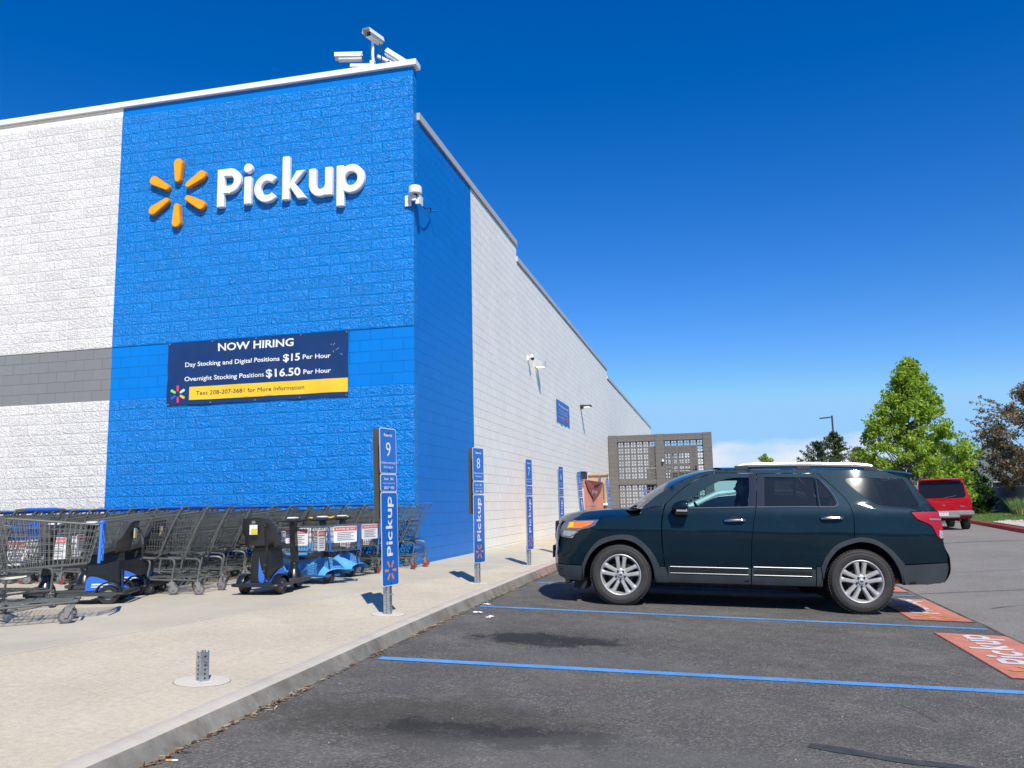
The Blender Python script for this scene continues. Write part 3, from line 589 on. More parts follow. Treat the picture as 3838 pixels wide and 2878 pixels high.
def bay_sign(y,num,label,rz=13,lean=0,x=1.745,back=True,leany=0,rzb=None,H0=1.84,plain=False):
    s=empty('bay_sign',(x,y,zs(x)+.0)); s.rotation_euler=(R(leany),R(lean),0); tag(s,label,'sign','bay signs along the kerb')
    mb=MB(); channel(mb,H0-.06); mb.box((0,0,.17),(.066,.066,.34)); 
    for i in range(12):
        for d in range(4):
            a=d*PI/2; c=[(0,-.0345),(.0345,0),(0,.0345),(-.0345,0)][d]
            mb.add([(c[0]+.006*math.cos(2*PI*k/8)*math.cos(a),c[1]+.006*math.cos(2*PI*k/8)*math.sin(a),.02+.027*i+.006*math.sin(2*PI*k/8)) for k in range(8)],[tuple(range(8))],1)
    mb.box((.045,0,.19),(.03,.012,.012)); mb.build('post',[M_galv,M_dark],s)
    a=R(-rz); 
    def F(d):   # u along the plate, v up, d outward
        ca,sa=math.cos(a),math.sin(a)
        return lambda u,v:((.037+d)*ca-(u)*sa,(.037+d)*sa+(u)*ca,v)
    wd=.305
    for nm,z0,z1 in (('number_plate',1.38,1.84),('store_plate',1.20,1.376),('pickup_plate',.275,1.195)):
        mb=MB(); plate(mb,[rrect(-wd/2,z0,wd/2,z1,.028)],[],F(.002),F(0),mi=1,back=True); plate(mb,[rrect(-wd/2+.008,z0+.008,wd/2-.008,z1-.008,.022)],[],F(.0035),mi=0)
        if nm=='number_plate':
            text(mb,'Reserved',F(.005),0,z1-.085,.032,.15,bold=.02,mi=1); text(mb,num,F(.005),0,z1-.285,.15,bold=.0,mi=1)
            text(mb,'Checked in with the app?',F(.005),0,z0+.10,.022,.26,bold=.01,mi=1); text(mb,"We'll be right out.",F(.005),0,z0+.055,.022,.18,bold=.01,mi=1)
        elif nm=='store_plate':
            text(mb,'Store # 2862',F(.005),0,z1-.06,.026,.17,bold=.015,mi=1); text(mb,"Haven't checked in? Call",F(.005),0,z1-.10,.016,.21,mi=1); text(mb,'208-576-9958',F(.005),0,z0+.025,.028,.19,bold=.015,mi=1)
        else:
            P=pickup_polys(); k=.59/3.16
            for l in P: shape(mb,l,F(.005),.044,z0+.29,k,1,rot=PI/2,kx=.135)
            for q,P1 in enumerate(spark_polys(1,.42,.10,.13)): shape(mb,[P1],F(.005),0,z0+.15,.105,3,rot=PI/2)
        for zz in (z0+.03,z1-.05): mb.lathe([(0,0),(.008,0),(.009,.003)],8,mi=2,c=F(.006)(0,zz))
        mb.build(nm,[M_sb,M_sw,M_dark,M_so],s,smooth=False)
    if back:
        # back-to-back plates facing the other way seen from behind
        b=R(rzb if rzb is not None else 179); ca,sa=math.cos(b),math.sin(b)
        for nm,z0,z1 in (('rear_plate',.93,1.84),):
            mb=MB(); G=lambda d:(lambda u,v:((.062+d)*ca-u*sa,(.062+d)*sa+u*ca,v))
            plate(mb,[rrect(-wd/2,z0,wd/2,z1,.028)],[],G(.002),G(0),mi=0,back=True); mb.build(nm,[M_back],s)
    return s
for i,(y,num,lab,kw) in enumerate([
    (-5.62,'9','blue and white bay sign number 9, nearest standing sign',dict(rz=11,lean=-1.2)),
    (-2.36,'8','blue bay sign number 8 in front of the blue corner wall',dict(rz=14)),
    (.93,'7','blue bay sign number 7 before the white wall',dict(rz=9,back=False)),
    (4.13,'6','blue bay sign number 6 just left of the dark car bonnet',dict(rz=8,back=False)),
    (7.33,'5','leaning blue bay sign number 5 holding left end of orange banner',dict(rz=9,lean=-3.6,back=False)),
    (10.53,'4','blue bay sign number 4 at the right end of orange banner',dict(rz=-2,back=False)),
    (13.3,'3','leaning blue bay sign number 3 left of the grey screen wall',dict(rz=8,lean=-4.5,back=False)),
    (25.6,'2','far blue bay sign before the grey screen wall, left of two',dict(rz=18,lean=-2,back=False,x=1.85)),
    (27.2,'1','far blue bay sign before the grey screen wall, right of two',dict(rz=12,lean=-2,back=False,x=2.25))]):
    bay_sign(y,num,lab,**kw)
for i,(x,y,r) in enumerate([(1.745,-5.62,.17),(1.745,-2.36,.15),(1.745,.93,.14),(1.79,-8.82,.17)]):
    mb=MB(); P=[((r+.02*noise.noise((math.cos(t),math.sin(t),i*3)))*math.cos(t),(r*.95+.015*noise.noise((math.sin(t),math.cos(t),i)))*math.sin(t)) for t in [2*PI*k/28 for k in range(28)]]
    plate(mb,[P],[],lambda u,v:(u,v,.004-.045*u),lambda u,v:(u*1.03,v*1.03,-.006-.045*u)); mb.grid([[ (p[0]*k,p[1]*k,.0015-.045*p[0]*k) for p in P+[P[0]]] for k in (1.0,1.035)],1,True)
    o=mb.build('concrete_footing',[M_pale,mat('joint_dark',(.2,.17,.13,1),.9)],loc=(x,y,zs(x))); tag(o,['round concrete footing at the foot of the nearest bay sign','round concrete footing of the sign in front of the blue corner','round concrete footing of the sign before the white wall','ragged pale concrete footing around the cut post stub'][i],'footing')
sbp=empty('post_stub',(1.79,-8.82,zs(1.79))); tag(sbp,'short cut-off perforated galvanised post stub with nothing on it','post stub')
mb=MB()
for (dx,dy,wx,wy) in ((0,-.026,.058,.004),(0,.026,.058,.004),(-.027,0,.004,.052),(.027,0,.004,.052)): mb.box((dx,dy,.085),(wx,wy,.17))
for i in range(6):
    for d in (0,1,2,3):
        c=[(0,-.0295),(.0305,0),(0,.0295),(-.0305,0)][d]; a=d*PI/2
        mb.add([(c[0]+.0065*math.cos(2*PI*k/10)*math.cos(a),c[1]+.0065*math.cos(2*PI*k/10)*math.sin(a),.02+i*.026+.0065*math.sin(2*PI*k/10)) for k in range(10)],[tuple(range(10))],1)
for (dx,dy) in ((-.02,-.026),(.02,-.026),(-.02,.026),(.022,.026),(-.027,.012),(.027,-.012)): mb.box((dx,dy,.176),(.012 if abs(dy)>.02 else .004,.004 if abs(dy)>.02 else .014,.014))
mb.build('tube',[M_galv,M_dark],sbp,rotz=R(-28)); mb=MB(); mb.cyl((.025,0,.125),(.055,0,.125),.005,8); mb.lathe([(0,-.006),(.009,-.004),(.009,0)],8,c=(-.005,-.03,.125)); mb.build('bolt',M_galv,sbp,rotz=R(-28))
# ---------------------------------------------------------------- orange banner strung between signs 5 and 4
ob=empty('orange_banner',(1.72,7.45,.35)); tag(ob,'sagging orange banner strung between bay signs 5 and 4','banner')
def of(d):
    def f(u,v):
        s=u/3.0; top=max(0,(v-.35)/1.0); sag=-.42*math.sin(PI*min(1,max(0,s)))**.8*max(0,top-.55)/.45*(1 if v>.9 else .0)
        return (.06*math.sin(s*7)*(1-top*.3)+.05+d+.05*s,u,v+sag*.35)
    return f
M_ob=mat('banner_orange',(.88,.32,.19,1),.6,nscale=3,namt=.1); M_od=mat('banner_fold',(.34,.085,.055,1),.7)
mb=MB(); plate(mb,[dens(rect(0,.0,3.0,1.25),.12)],[],of(0),lambda u,v:(of(-.004)(u,v)),sp=.12); mb.build('cloth',M_ob,ob,smooth=True,sharp=60)
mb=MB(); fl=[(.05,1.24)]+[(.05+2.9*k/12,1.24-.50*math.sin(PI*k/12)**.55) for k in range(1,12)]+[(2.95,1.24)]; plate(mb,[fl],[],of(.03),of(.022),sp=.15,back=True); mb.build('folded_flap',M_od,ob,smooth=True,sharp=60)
mb=MB(); text(mb,'order ahead',of(.008),1.2,.57,.1,1.9,bold=.02); text(mb,'TRY PICKUP TODAY NEW',of(.008),1.25,.40,.06,2.3,bold=.01)
text(mb,'pickup',of(.038),1.5,.92,.14,1.5,bold=.02); mb.build('lettering',mat('print_faded',(.75,.55,.48,1),.6),ob)
mb=MB()
for i in range(3): shape(mb,[capsule((0,-.09),(.02,.09),.035)],of(.008),.35+.2*i,.19,1)
mb.build('stripes',M_pado,ob); mb=MB(); shape(mb,[rect(-.35,-.12,.35,.12)],of(.009),1.45,.2,1); text(mb,'scan here',of(.012),1.45,.18,.04,.5,mi=1); mb.build('blue_label',[M_sb,M_tw],ob)
# ---------------------------------------------------------------- tan cabinet, dark box
M_tan=mat('painted_tan',(.46,.31,.18,1),.6,nscale=4,namt=.06)
tb=empty('utility_cabinet',(0,20.5,.02)); tag(tb,'tan metal cabinet with narrow window and white ledge against side wall','cabinet')
mb=MB(); mb.box((.37,.3,1.05),(.72,.6,2.1)); mb.box((.37,.27,2.12),(.78,.7,.05)); mb.build('cabinet_body',M_tan,tb)
mb=MB(); mb.box((.50,-.015,1.42),(.26,.02,.66)); mb.build('window',mat('window_olive',(.12,.11,.05,1),.15,coat=.5),tb)
mb=MB(); [mb.box(c,d) for c,d in (((.50,-.02,1.77),(.33,.04,.04)),((.50,-.02,1.07),(.33,.04,.04)),((.35,-.02,1.42),(.04,.04,.66)),((.65,-.02,1.42),(.04,.04,.66)))]; mb.build('window_frame',mat('frame_tan',(.36,.27,.17,1),.5),tb)
mb=MB(); mb.bbox((.40,-.1,.93),(.74,.2,.09),.02); mb.build('ledge',M_w,tb); mb=MB(); mb.box((.35,-.09,.82),(.56,.16,.10)); mb.build('ledge_bracket',M_dark,tb)
mb=MB(); mb.box((.55,-.012,1.0),(.09,.015,.035)); mb.box((.62,-.012,1.03),(.03,.015,.03)); mb.build('red_label',mat('print_red',(.6,.08,.05,1),.5),tb)
bx=empty('wall_box',(0,18.7,2.05)); tag(bx,'small black box on white wall above the orange banner','box'); mb=MB(); mb.bbox((.08,0,0),(.16,.9,.26),.02); mb.build('casing',M_pl,bx); mb=MB(); mb.box((.09,0,.15),(.2,.95,.03)); mb.build('lid',M_sb,bx)
# ---------------------------------------------------------------- grey breeze-block screen enclosure
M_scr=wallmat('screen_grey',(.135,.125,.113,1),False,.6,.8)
se=empty('screen_enclosure',(0,0,0)); tag(se,'grey block enclosure with pierced breeze-block screens by the side wall','enclosure')
P_=.3048
def cell_polys():
    c=P_/2; b=.038; ar=.011
    U=[rect(0,0,P_,b),rect(0,P_-b,P_,P_),rect(0,0,b,P_),rect(P_-b,0,P_,P_),rect(c-ar,0,c+ar,P_),rect(0,c-ar,P_,c+ar),[(c+.056*math.cos(R(45*k)),c+.056*math.sin(R(45*k))) for k in range(8)]]
    Hh=[[(c+.031*math.cos(R(45*k)),c+.031*math.sin(R(45*k))) for k in range(8)]]
    return U,Hh
cu,ch=cell_polys(); cv,ct,cb=cdt(cu,ch); cb=[(a,b) for a,b in cb if not (min(cv[a].x,cv[b].x,P_-cv[a].x,P_-cv[b].x,cv[a].y,cv[b].y,P_-cv[a].y,P_-cv[b].y)<1e-4 and (abs(cv[a].x-cv[b].x)<1e-4 or abs(cv[a].y-cv[b].y)<1e-4) and (cv[a].x in (0,P_) or True) and (min(cv[a].x,cv[b].x)<1e-4 and max(cv[a].x,cv[b].x)<1e-4 or min(cv[a].x,cv[b].x)>P_-1e-4 or max(cv[a].y,cv[b].y)<1e-4 or min(cv[a].y,cv[b].y)>P_-1e-4))]
def screen(o,du,nu,nv,dep=.10):
    o=Vector(o); du=Vector(du); dn=Vector((du.y,-du.x,0)); mb=MB()
    for i in range(nu):
        for j in range(nv):
            g=lambda u,v,d:o+du*(u+i*P_)+Vector((0,0,v+j*P_))+dn*d
            mb.add([g(p.x,p.y,dep/2) for p in cv],ct); mb.add([g(p.x,p.y,-dep/2) for p in cv],[t[::-1] for t in ct])
            vs=[];q=[]
            for a,b in cb:
                k=len(vs); vs+=[g(*cv[a],dep/2),g(*cv[b],dep/2),g(*cv[b],-dep/2),g(*cv[a],-dep/2)]; q.append((k+3,k+2,k+1,k))
            mb.add(vs,q)
    return mb.build('breeze_block_screen',M_scr,se)
def frame_wall(x0,y0,dx,dy,bays,top):
    d=Vector((dx,dy,0)); L_=bays*(6*P_)+ (bays+1)*.42; w=.40
    ang=math.atan2(dy,dx); rot=Matrix.Rotation(ang,3,'Z')
    for b in range(bays+1):
        c=Vector((x0,y0,0))+d*(.21+b*(.42+6*P_)); mb=MB(); mb.box((c.x,c.y,top/2),(.42,w,top),rot); mb.build('pillar',M_scr,se)
    for b in range(bays):
        s=Vector((x0,y0,0))+d*(.42+b*(.42+6*P_)); c=s+d*(3*P_)
        for zc,h in ((top-.165,.31),(top-.31-6*P_-.135,.25)):
            mb=MB(); mb.box((c.x,c.y,zc),(6*P_-.004,w-.06,h),rot); mb.build('beam',M_scr,se)
        screen((s.x,s.y,top-.31-6*P_),(dx,dy,0),6,6); screen((s.x,s.y,top-.57-12*P_),(dx,dy,0),6,6)
frame_wall(.03,27.7,1,0,2,4.25)
frame_wall(1.5,33.4,1,0,1,3.95)
frame_wall(4.71,28.1,0,1,2,4.1)
eq=empty('compactor',(2.9,30.6,.0)); tag(eq,'dark compactor equipment seen through the breeze-block screens','machine'); mb=MB(); mb.bbox((0,0,1.0),(2.6,1.8,1.9),.08); mb.bbox((.5,0,2.2),(1.2,1.2,.6),.05); mb.build('casing',mat('machine_dark',(.03,.032,.035,1),.6),eq); mb=MB(); mb.tube([(-1.2,-.8,.2),(-1.2,-.8,2.7),(0,-.8,2.7)],.06,8); mb.tube([(1.1,-.8,.2),(1.1,-.8,2.6)],.05,8); mb.build('pipes',M_galv,eq)
pc=empty('security_camera',(2.62,27.45,2.95)); tag(pc,'small white camera on the middle grey pillar','security camera'); mb=MB(); mb.bbox((0,0,0),(.09,.14,.12),.02); mb.build('housing',M_cw,pc); mb=MB(); mb.lathe([(0,-.07),(.035,-.06),(.05,-.03),(.052,0)],12,axis='Z',c=(0,-.05,-.05)); mb.build('dome',M_lens,pc,smooth=True)
# ---------------------------------------------------------------- vehicles
def carpaint(name,c,flake=.5):
    m,t,b,N,L=node_mat(name); co=N('ShaderNodeTexCoord').outputs['Object']
    x=N('ShaderNodeVectorMath'); x.operation='SCALE'; x.inputs[0].default_value=c[:3]; L(mr(t,tn(t,co,2.5,6,.7),.3,.7,.85,1.2),x.inputs['Scale'])
    dust=mth(t,'MULTIPLY',mr(t,tn(t,co,7,7,.75),.55,.8,0,.03),1); o=mixc(t,dust,x.outputs[0],(.25,.24,.22,1))
    L(o,b.inputs['Base Color']); b.inputs['Metallic'].default_value=flake; b.inputs['Roughness'].default_value=.5; b.inputs['Coat Weight'].default_value=.7; b.inputs['Coat IOR'].default_value=1.42; b.inputs['Coat Roughness'].default_value=.02; b.inputs['Specular IOR Level'].default_value=.12
    return m
M_paint=carpaint('paint_dark_teal',(.0008,.012,.021,1),.35)
M_clad=mat('cladding_dark',(.030,.038,.045,1),.5,nscale=5,namt=.2); M_chrome=mat('chrome',(.75,.76,.78,1),.12,1); M_trim=mat('belt_bright',(.30,.31,.32,1),.32,.8); M_gloss=mat('gloss_black',(.012,.013,.016,1),.08,coat=1)
M_tyre=mat('tyre_rubber',(.035,.033,.031,1),.75,nscale=20,namt=.2); M_rim=mat('alloy_silver',(.44,.43,.41,1),.42,.35,nscale=12,namt=.06); M_well=mat('wheel_well',(.012,.012,.013,1),.9)
M_gf=glass('window_clear',(.62,.82,.80,1),.04); M_gd=glass('window_tinted',(.16,.19,.22,1),.35,.03); M_gw=glass('windscreen',(.62,.76,.72,1),.30,.03)
M_int=mat('interior_dark',(.02,.021,.024,1),.8); M_brake=mat('brake_dark',(.05,.045,.04,1),.5,.6)
M_red=mat('lamp_red',(.33,.0,.008,1),.3,coat=.25); M_amb=mat('lamp_amber',(.85,.20,.01,1),.12,coat=1); M_clr=mat('lamp_clear',(.45,.48,.50,1),.08,.5,coat=1)
def make_wheel(parent,loc,side,rad=.375,wid=.235,rimr=.252,rim=True,rot0=0.0,spokes=5,tyre_name='tyre'):
    """side -1: outer face toward -Y"""
    w_=empty('wheel',loc); w_.parent=parent; w_.scale=(1,-side*1.0,1)   # outer face along local -Y when side=-1
    if side>0: w_.scale=(1,1,1); w_.rotation_euler=(0,0,PI)
    else: w_.scale=(1,1,1)
    h=wid/2; mb=MB(); rr=rimr
    prof=[(rr-.012,-h+.03),(rr+.004,-h+.008),(rr+.02,-h-.002),(rr+.05,-h-.010),(rr+.085,-h-.006),(rad-.022,-h+.006),(rad-.008,-h+.024),(rad,-h+.05),(rad+.001,0),(rad,h-.05),(rad-.01,h-.02),(rr+.05,h),(rr-.01,h-.03)]
    mb.lathe(prof,72); n=60
    for k in range(n):   # shoulder and tread blocks
        a=2*PI*k/n
        for s,off in ((-1,0),(1,.5)):
            aa=a+off*2*PI/n; c=(rad+.001)*math.cos(aa),s*(h-.052),(rad+.001)*math.sin(aa)
            mb.box(c,(.009,.05,.026),Matrix.Rotation(-aa,3,'Y'))
    for rg in (.055,.09):
        mb.lathe([(rr+rg,-h-.008),(rr+rg+.002,-h-.0125),(rr+rg+.005,-h-.008)],72)
    mb.build(tyre_name,M_tyre,w_,smooth=True,sharp=38)
    if not rim:
        mb=MB(); mb.lathe([(rr,-h+.02),(rr-.02,-h+.03),(.06,-h+.05),(0,-h+.03)],32); mb.build('rim',M_rim,w_,smooth=True); return w_
    rm=empty('rim',(0,0,0)); rm.parent=w_
    bpy.data.objects.remove(rm)
    mb=MB(); mb.lathe([(rr-.002,-h+.012),(rr+.002,-h+.004),(rr-.006,-h-.001),(rr-.016,-h+.006),(rr-.022,-h+.03),(rr-.035,-h+.08),(rr-.04,h-.05)],72)
    for k in range(spokes):
        for s in (-1,1):
            a=rot0+2*PI*k/spokes+s*.21; ax=Vector((math.cos(a),0,math.sin(a))); a0=rot0+2*PI*k/spokes+s*.42; p0=Vector((.062*math.cos(a0),-h+.026,.062*math.sin(a0))); p1=Vector(((rr-.012)*math.cos(a),-h+.012,(rr-.012)*math.sin(a)))
            d=(p1-p0); tn_=Vector((-d.z,0,d.x)).normalized(); rows=[]
            for t,w0,dep in ((0,.024,.030),(.3,.020,.034),(.7,.0215,.032),(.93,.028,.026),(1.0,.036,.020)):
                p=p0+d*t; yo=-.006*math.sin(PI*t)
                rows.append([p+tn_*w0*1.25+Vector((0,dep+.02,0)),p+tn_*w0*1.1+Vector((0,.008,0)),p+tn_*w0*.6+Vector((0,yo,0)),p-tn_*w0*.6+Vector((0,yo,0)),p-tn_*w0*1.1+Vector((0,.008,0)),p-tn_*w0*1.25+Vector((0,dep+.02,0))])
            mb.grid(rows,0,True)
        a=rot0+2*PI*k/spokes; # web joining the pair near the rim
    mb.lathe([(.082,-h+.07),(.080,-h+.03),(.066,-h+.021),(.040,-h+.022),(.036,-h+.03)],40)
    mb.build('rim',M_rim,w_,smooth=True,sharp=40)
    mb=MB(); mb.lathe([(.037,-h+.03),(.036,-h+.012),(.03,-h+.009),(0,-h+.008)],32); mb.lathe([(0,0),(1,0)],24,mi=1)
    vs=[(.021*math.cos(2*PI*q/24),-h+.0065,.010*math.sin(2*PI*q/24)) for q in range(24)]
    mb=MB(); mb.lathe([(.037,-h+.03),(.036,-h+.012),(.03,-h+.009),(0,-h+.008)],32); mb.add(vs,[tuple(range(24))],1); mb.build('centre_cap',[M_rim,mat('emblem_blue',(.01,.03,.12,1),.25,coat=1)],w_,smooth=True)
    mb=MB()
    for k in range(5):
        a=rot0+PI/5+2*PI*k/5; mb.cyl((.057*math.cos(a),-h+.045,.057*math.sin(a)),(.057*math.cos(a),-h+.006,.057*math.sin(a)),.0125,6)
    mb.build('lug_nuts',mat('lug_dark',(.03,.03,.033,1),.35,.5),w_)
    mb=MB(); mb.lathe([(.0,-h+.09),(.155,-h+.09),(.158,-h+.115),(0,-h+.115)],40); mb.box((.12,-h+.095,.06),(.07,.05,.13)); mb.lathe([(rr-.04,-h+.125),(0,-h+.126)],32,mi=1); mb.build('brake_disc',[M_brake,M_well],w_,smooth=True)
    return w_
HW=.975
def ylow(z):   # half width of the body below the belt
    P=[(.0,.86),(.28,.90),(.34,.935),(.48,.955),(.62,.972),(.80,.982),(.95,.984),(1.0,.978),(1.04,.968),(1.12,.962),(1.20,.945),(1.25,.925)]
    for (a,b),(c,d) in zip(P,P[1:]):
        if z<=c: t=(z-a)/(c-a); return b+(d-b)*t
    return .925-(z-1.25)*.42
def taper(s):
    f=1.0
    if s<-.25: t=(-.25-s)/.62; f-=.05*t*t+.16*max(0,t)**5
    if s>2.9: t=(s-2.9)/1.0; f-=.035*t*t+.05*t**6
    if .2<s<2.7: f+=0
    return f
def ybody(s,z):
    y=ylow(z)*taper(s)
    if z>1.25 and s>2.6: y-=.03*((s-2.6)/1.0)**2
    return y
def suv():
    th=.0701; cx=3.7335; cyy=-2.8833; zg=-.2814
    car=empty('parked_suv',(0,0,0)); tag(car,'dark teal SUV parked nose to the kerb with driver inside','car')
    ex=Vector((math.cos(th),math.sin(th),-.036)).normalized(); ey=Vector((-math.sin(th),math.cos(th),0)); ez=ex.cross(ey)
    K_=.975; ex*=K_; ey*=K_; ez*=K_; O=Vector((3.764,-3.153,-.252))+ey*HW
    car.matrix_world=Matrix(((ex.x,ey.x,ez.x,O.x),(ex.y,ey.y,ez.y,O.y),(ex.z,ey.z,ez.z,O.z),(0,0,0,1)))
    def S(sd,off=0.0):   # map (s,z) to the body side; sd -1 near, +1 far
        return lambda s,z:(s,sd*(ybody(s,z)+off),z)
    archF=[(-.483,.482),(-.421,.622),(-.281,.792),(-.109,.857),(.032,.873),(.172,.854),(.307,.759),(.412,.637),(.482,.49)]
    archR=[(2.403,.539),(2.457,.66),(2.57,.795),(2.731,.871),(2.888,.90),(3.039,.869),(3.196,.766),(3.3,.649),(3.352,.584)]
    inF=[(-.46,.302),(-.448,.455),(-.372,.623),(-.255,.736),(-.083,.802),(.058,.811),(.196,.764),(.303,.669),(.368,.567),(.411,.445),(.425,.295)]
    inR=[(2.426,.387),(2.455,.52),(2.51,.641),(2.619,.760),(2.779,.828),(2.896,.843),(3.046,.806),(3.178,.705),(3.268,.566),(3.31,.45),(3.326,.348)]
    aF=cat_(archF,5); aR=cat_(archR,5); iF=cat_(inF,5); iR=cat_(inR,5)
    fender=cat_([(.255,1.13),(.182,1.108),(0,1.09),(-.2,1.066),(-.262,1.055)],3)+cat_([(-.275,1.045),(-.345,.963),(-.502,.918),(-.577,.853),(-.64,.815),(-.76,.83)],3)+[(-.765,.76),(-.79,.668),(-.80,.489)]+aF+[(.545,.486)]+cat_([(.545,.489),(.520,.68),(.508,.929),(.519,1.109),(.552,1.245)],4)+[(.25,1.19)]
    doorF=cat_([(.582,.30),(.55,.489),(.525,.68),(.513,.929),(.526,1.109),(.560,1.25)],4)+cat_([(.575,1.272),(.754,1.436),(.939,1.562),(1.109,1.643),(1.261,1.662),(1.698,1.657)],4)+cat_([(1.698,1.655),(1.686,1.465),(1.658,1.217),(1.62,1.011),(1.592,.75),(1.583,.30)],4)
    winF=[(.80,1.226)]+cat_([(.865,1.307),(1.058,1.462),(1.255,1.562),(1.38,1.596),(1.50,1.604)],4)+[(1.60,1.606),(1.595,1.45),(1.565,1.235)]
    doorR=cat_([(1.583,.30),(1.592,.75),(1.62,1.011),(1.658,1.217),(1.686,1.465),(1.698,1.655)],4)+cat_([(1.70,1.657),(2.383,1.663),(2.472,1.624),(2.558,1.545),(2.644,1.456),(2.739,1.335),(2.783,1.227),(2.799,1.093),(2.793,.895)],4)+[p for p in reversed(aR) if p[0]<2.78]+[(2.345,.535),(2.345,.30)]
    winR=[(1.787,1.612),(2.373,1.614),(2.380,1.58),(2.397,1.262),(1.765,1.247)]
    winT=[(2.412,1.605)]+cat_([(2.44,1.58),(2.515,1.483),(2.58,1.38),(2.607,1.307),(2.600,1.275),(2.578,1.262)],3)+[(2.425,1.262)]
    quarter=[(.255,1.195)]+cat_([(.36,1.285),(.474,1.378),(.74,1.546),(.959,1.641),(1.117,1.684),(1.288,1.702),(1.8,1.713),(2.435,1.717),(2.968,1.711),(3.283,1.697),(3.48,1.675)],4)+[(3.485,1.63)]+cat_([(3.50,1.60),(3.60,1.455),(3.72,1.30),(3.775,1.225)],3)+[(3.455,1.207)]+cat_([(3.455,1.207),(3.517,1.126),(3.640,1.072),(3.690,1.03),(3.735,.925),(3.765,.895),(3.80,.89)],3)+[(3.82,.80),(3.85,.70),(3.845,.625)]+[(3.36,.588)]+[p for p in reversed(aR) if p[0]>2.81]+cat_([(2.795,.895),(2.799,1.093),(2.783,1.227),(2.739,1.335),(2.644,1.456),(2.558,1.545),(2.472,1.624),(2.383,1.663),(1.70,1.657),(1.261,1.662),(1.109,1.643),(.939,1.562),(.754,1.436),(.565,1.262)],4)+[(.555,1.249)]
    winQ=cat_([(2.759,1.600),(2.80,1.612),(3.1,1.614),(3.43,1.612)],3)+cat_([(3.47,1.54),(3.53,1.40),(3.575,1.300)],3)+cat_([(3.56,1.283),(3.40,1.280),(3.19,1.281),(3.09,1.29),(3.023,1.324),(2.877,1.444),(2.765,1.553),(2.752,1.58)],3)
    tail=cat_([(3.455,1.207),(3.6,1.215),(3.775,1.222)],2)+cat_([(3.775,1.222),(3.80,1.1),(3.81,1.0),(3.80,.895)],3)+cat_([(3.765,.895),(3.735,.925),(3.690,1.03),(3.640,1.072),(3.517,1.126)],3)
    head=cat_([(-.70,1.032),(-.5,1.043),(-.262,1.055)],3)+cat_([(-.275,1.045),(-.345,.963),(-.502,.918),(-.577,.853),(-.64,.815),(-.76,.83)],3)+[(-.775,.90),(-.755,.96)]
    for sd in (-1,1):
        fl=sd>0
        def pan(name,poly,holes,m,off=0,gap=.0035,sp=.06,th=.02,smooth=True):
            mb=MB(); p=dens(inset(poly,gap) if gap else poly,.06); plate(mb,[p],holes,S(sd,off),S(sd,off-th),sp=sp,flip=fl); return mb.build(name,m,car,smooth=smooth,sharp=50)
        pan('front_fender',fender,[],M_paint); pan('quarter_panel',quarter,[dens(winQ,.06)],M_paint)
        pan('front_door',doorF,[dens(winF,.06)],M_paint); pan('rear_door',doorR,[dens(winR,.06),dens(winT,.06)],M_paint)
        # black appliques, glass set slightly in
        pan('pillar_cover',[(1.602,1.655),(1.69,1.652),(1.682,1.465),(1.654,1.235),(1.575,1.24),(1.598,1.45)],[],M_gloss,.003,0,.1,.005); pan('pillar_cover',[(1.707,1.652),(1.782,1.65),(1.765,1.25),(1.666,1.24),(1.693,1.465)],[],M_gloss,.003,0,.1,.005)
        pan('front_window',winF,[],M_gf,-.012,-.004,.15,.003); pan('rear_window',winR,[],M_gd,-.012,-.004,.15,.003); pan('vent_window',winT,[],M_gd,-.012,-.004,.15,.003); pan('quarter_window',winQ,[],M_gd,-.004,.003,.1,.003)
        # bright belt moulding and window surround
        mb=MB(); mb.tube([S(sd,.004)(s,z) for s,z in cat_([(.84,1.212),(1.2,1.224),(1.65,1.238)],5)],.008,6); mb.tube([S(sd,.004)(s,z) for s,z in cat_([(1.67,1.238),(2.1,1.248),(2.5,1.253),(2.58,1.256),(2.62,1.275),(2.628,1.31),(2.60,1.385),(2.53,1.50),(2.47,1.57)],5)],.008,6); mb.build('belt_moulding',M_trim,car,smooth=True)
        mb=MB(); mb.tube([S(sd,.002)(s,z) for s,z in [(2.402,1.25),(2.397,1.4),(2.392,1.61)]],.011,6); mb.build('window_divider',M_gloss,car)
        # flares, sill cladding, bright strips
        pan('arch_flare',aF+list(reversed(iF)),[],M_clad,.020,0,.1,.045); pan('arch_flare',aR+list(reversed(iR)),[],M_clad,.020,0,.1,.045)
        pan('sill_cladding',[(.455,.486),(.55,.486),(.575,.42),(.60,.295),(.43,.295),(.425,.40)],[],M_clad,.008,.0,.2)
        for (a,b) in ((.59,1.578),(1.592,2.338)):
            pan('door_cladding',rect(a,.30,b,.50),[],M_clad,.006,0,.12)
            mb=MB()
            for z0,rr,sm in ((.492+.02*(a>1),.0075,mat('strip_satin',(.42,.43,.43,1),.35,.75)),(.415,.006,M_trim)):
                mb=MB()
                e=b-.03 if b<2 else 2.29
                rows=[[tuple(S(sd,.012+rr*math.sin(PI*k/6)*.8)(s,z0+rr*math.cos(PI*k/6)*1.0)) for k in range(7)] for s in [a+.02+(e-a-.02)*i/8 for i in range(9)]]
                mb.grid(rows,0,sd<0); mb.build('bright_strip',sm,car,smooth=True)
            pan('door_step',rect(a+.02,.43,b-.04,.478),[],M_gloss,.010,0,.2,.01)
        pan('sill_cladding',[(2.35,.53),(2.40,.535),(2.43,.5),(2.415,.40),(2.42,.30),(2.35,.30)],[],M_clad,.006,0,.2)
        pan('rear_bumper',dens([(3.365,.582),(3.845,.618),(3.86,.56),(3.84,.46),(3.80,.385),(3.64,.36),(3.33,.345),(3.325,.45),(3.30,.52)],.06),[],M_clad,.004,.003,.1)
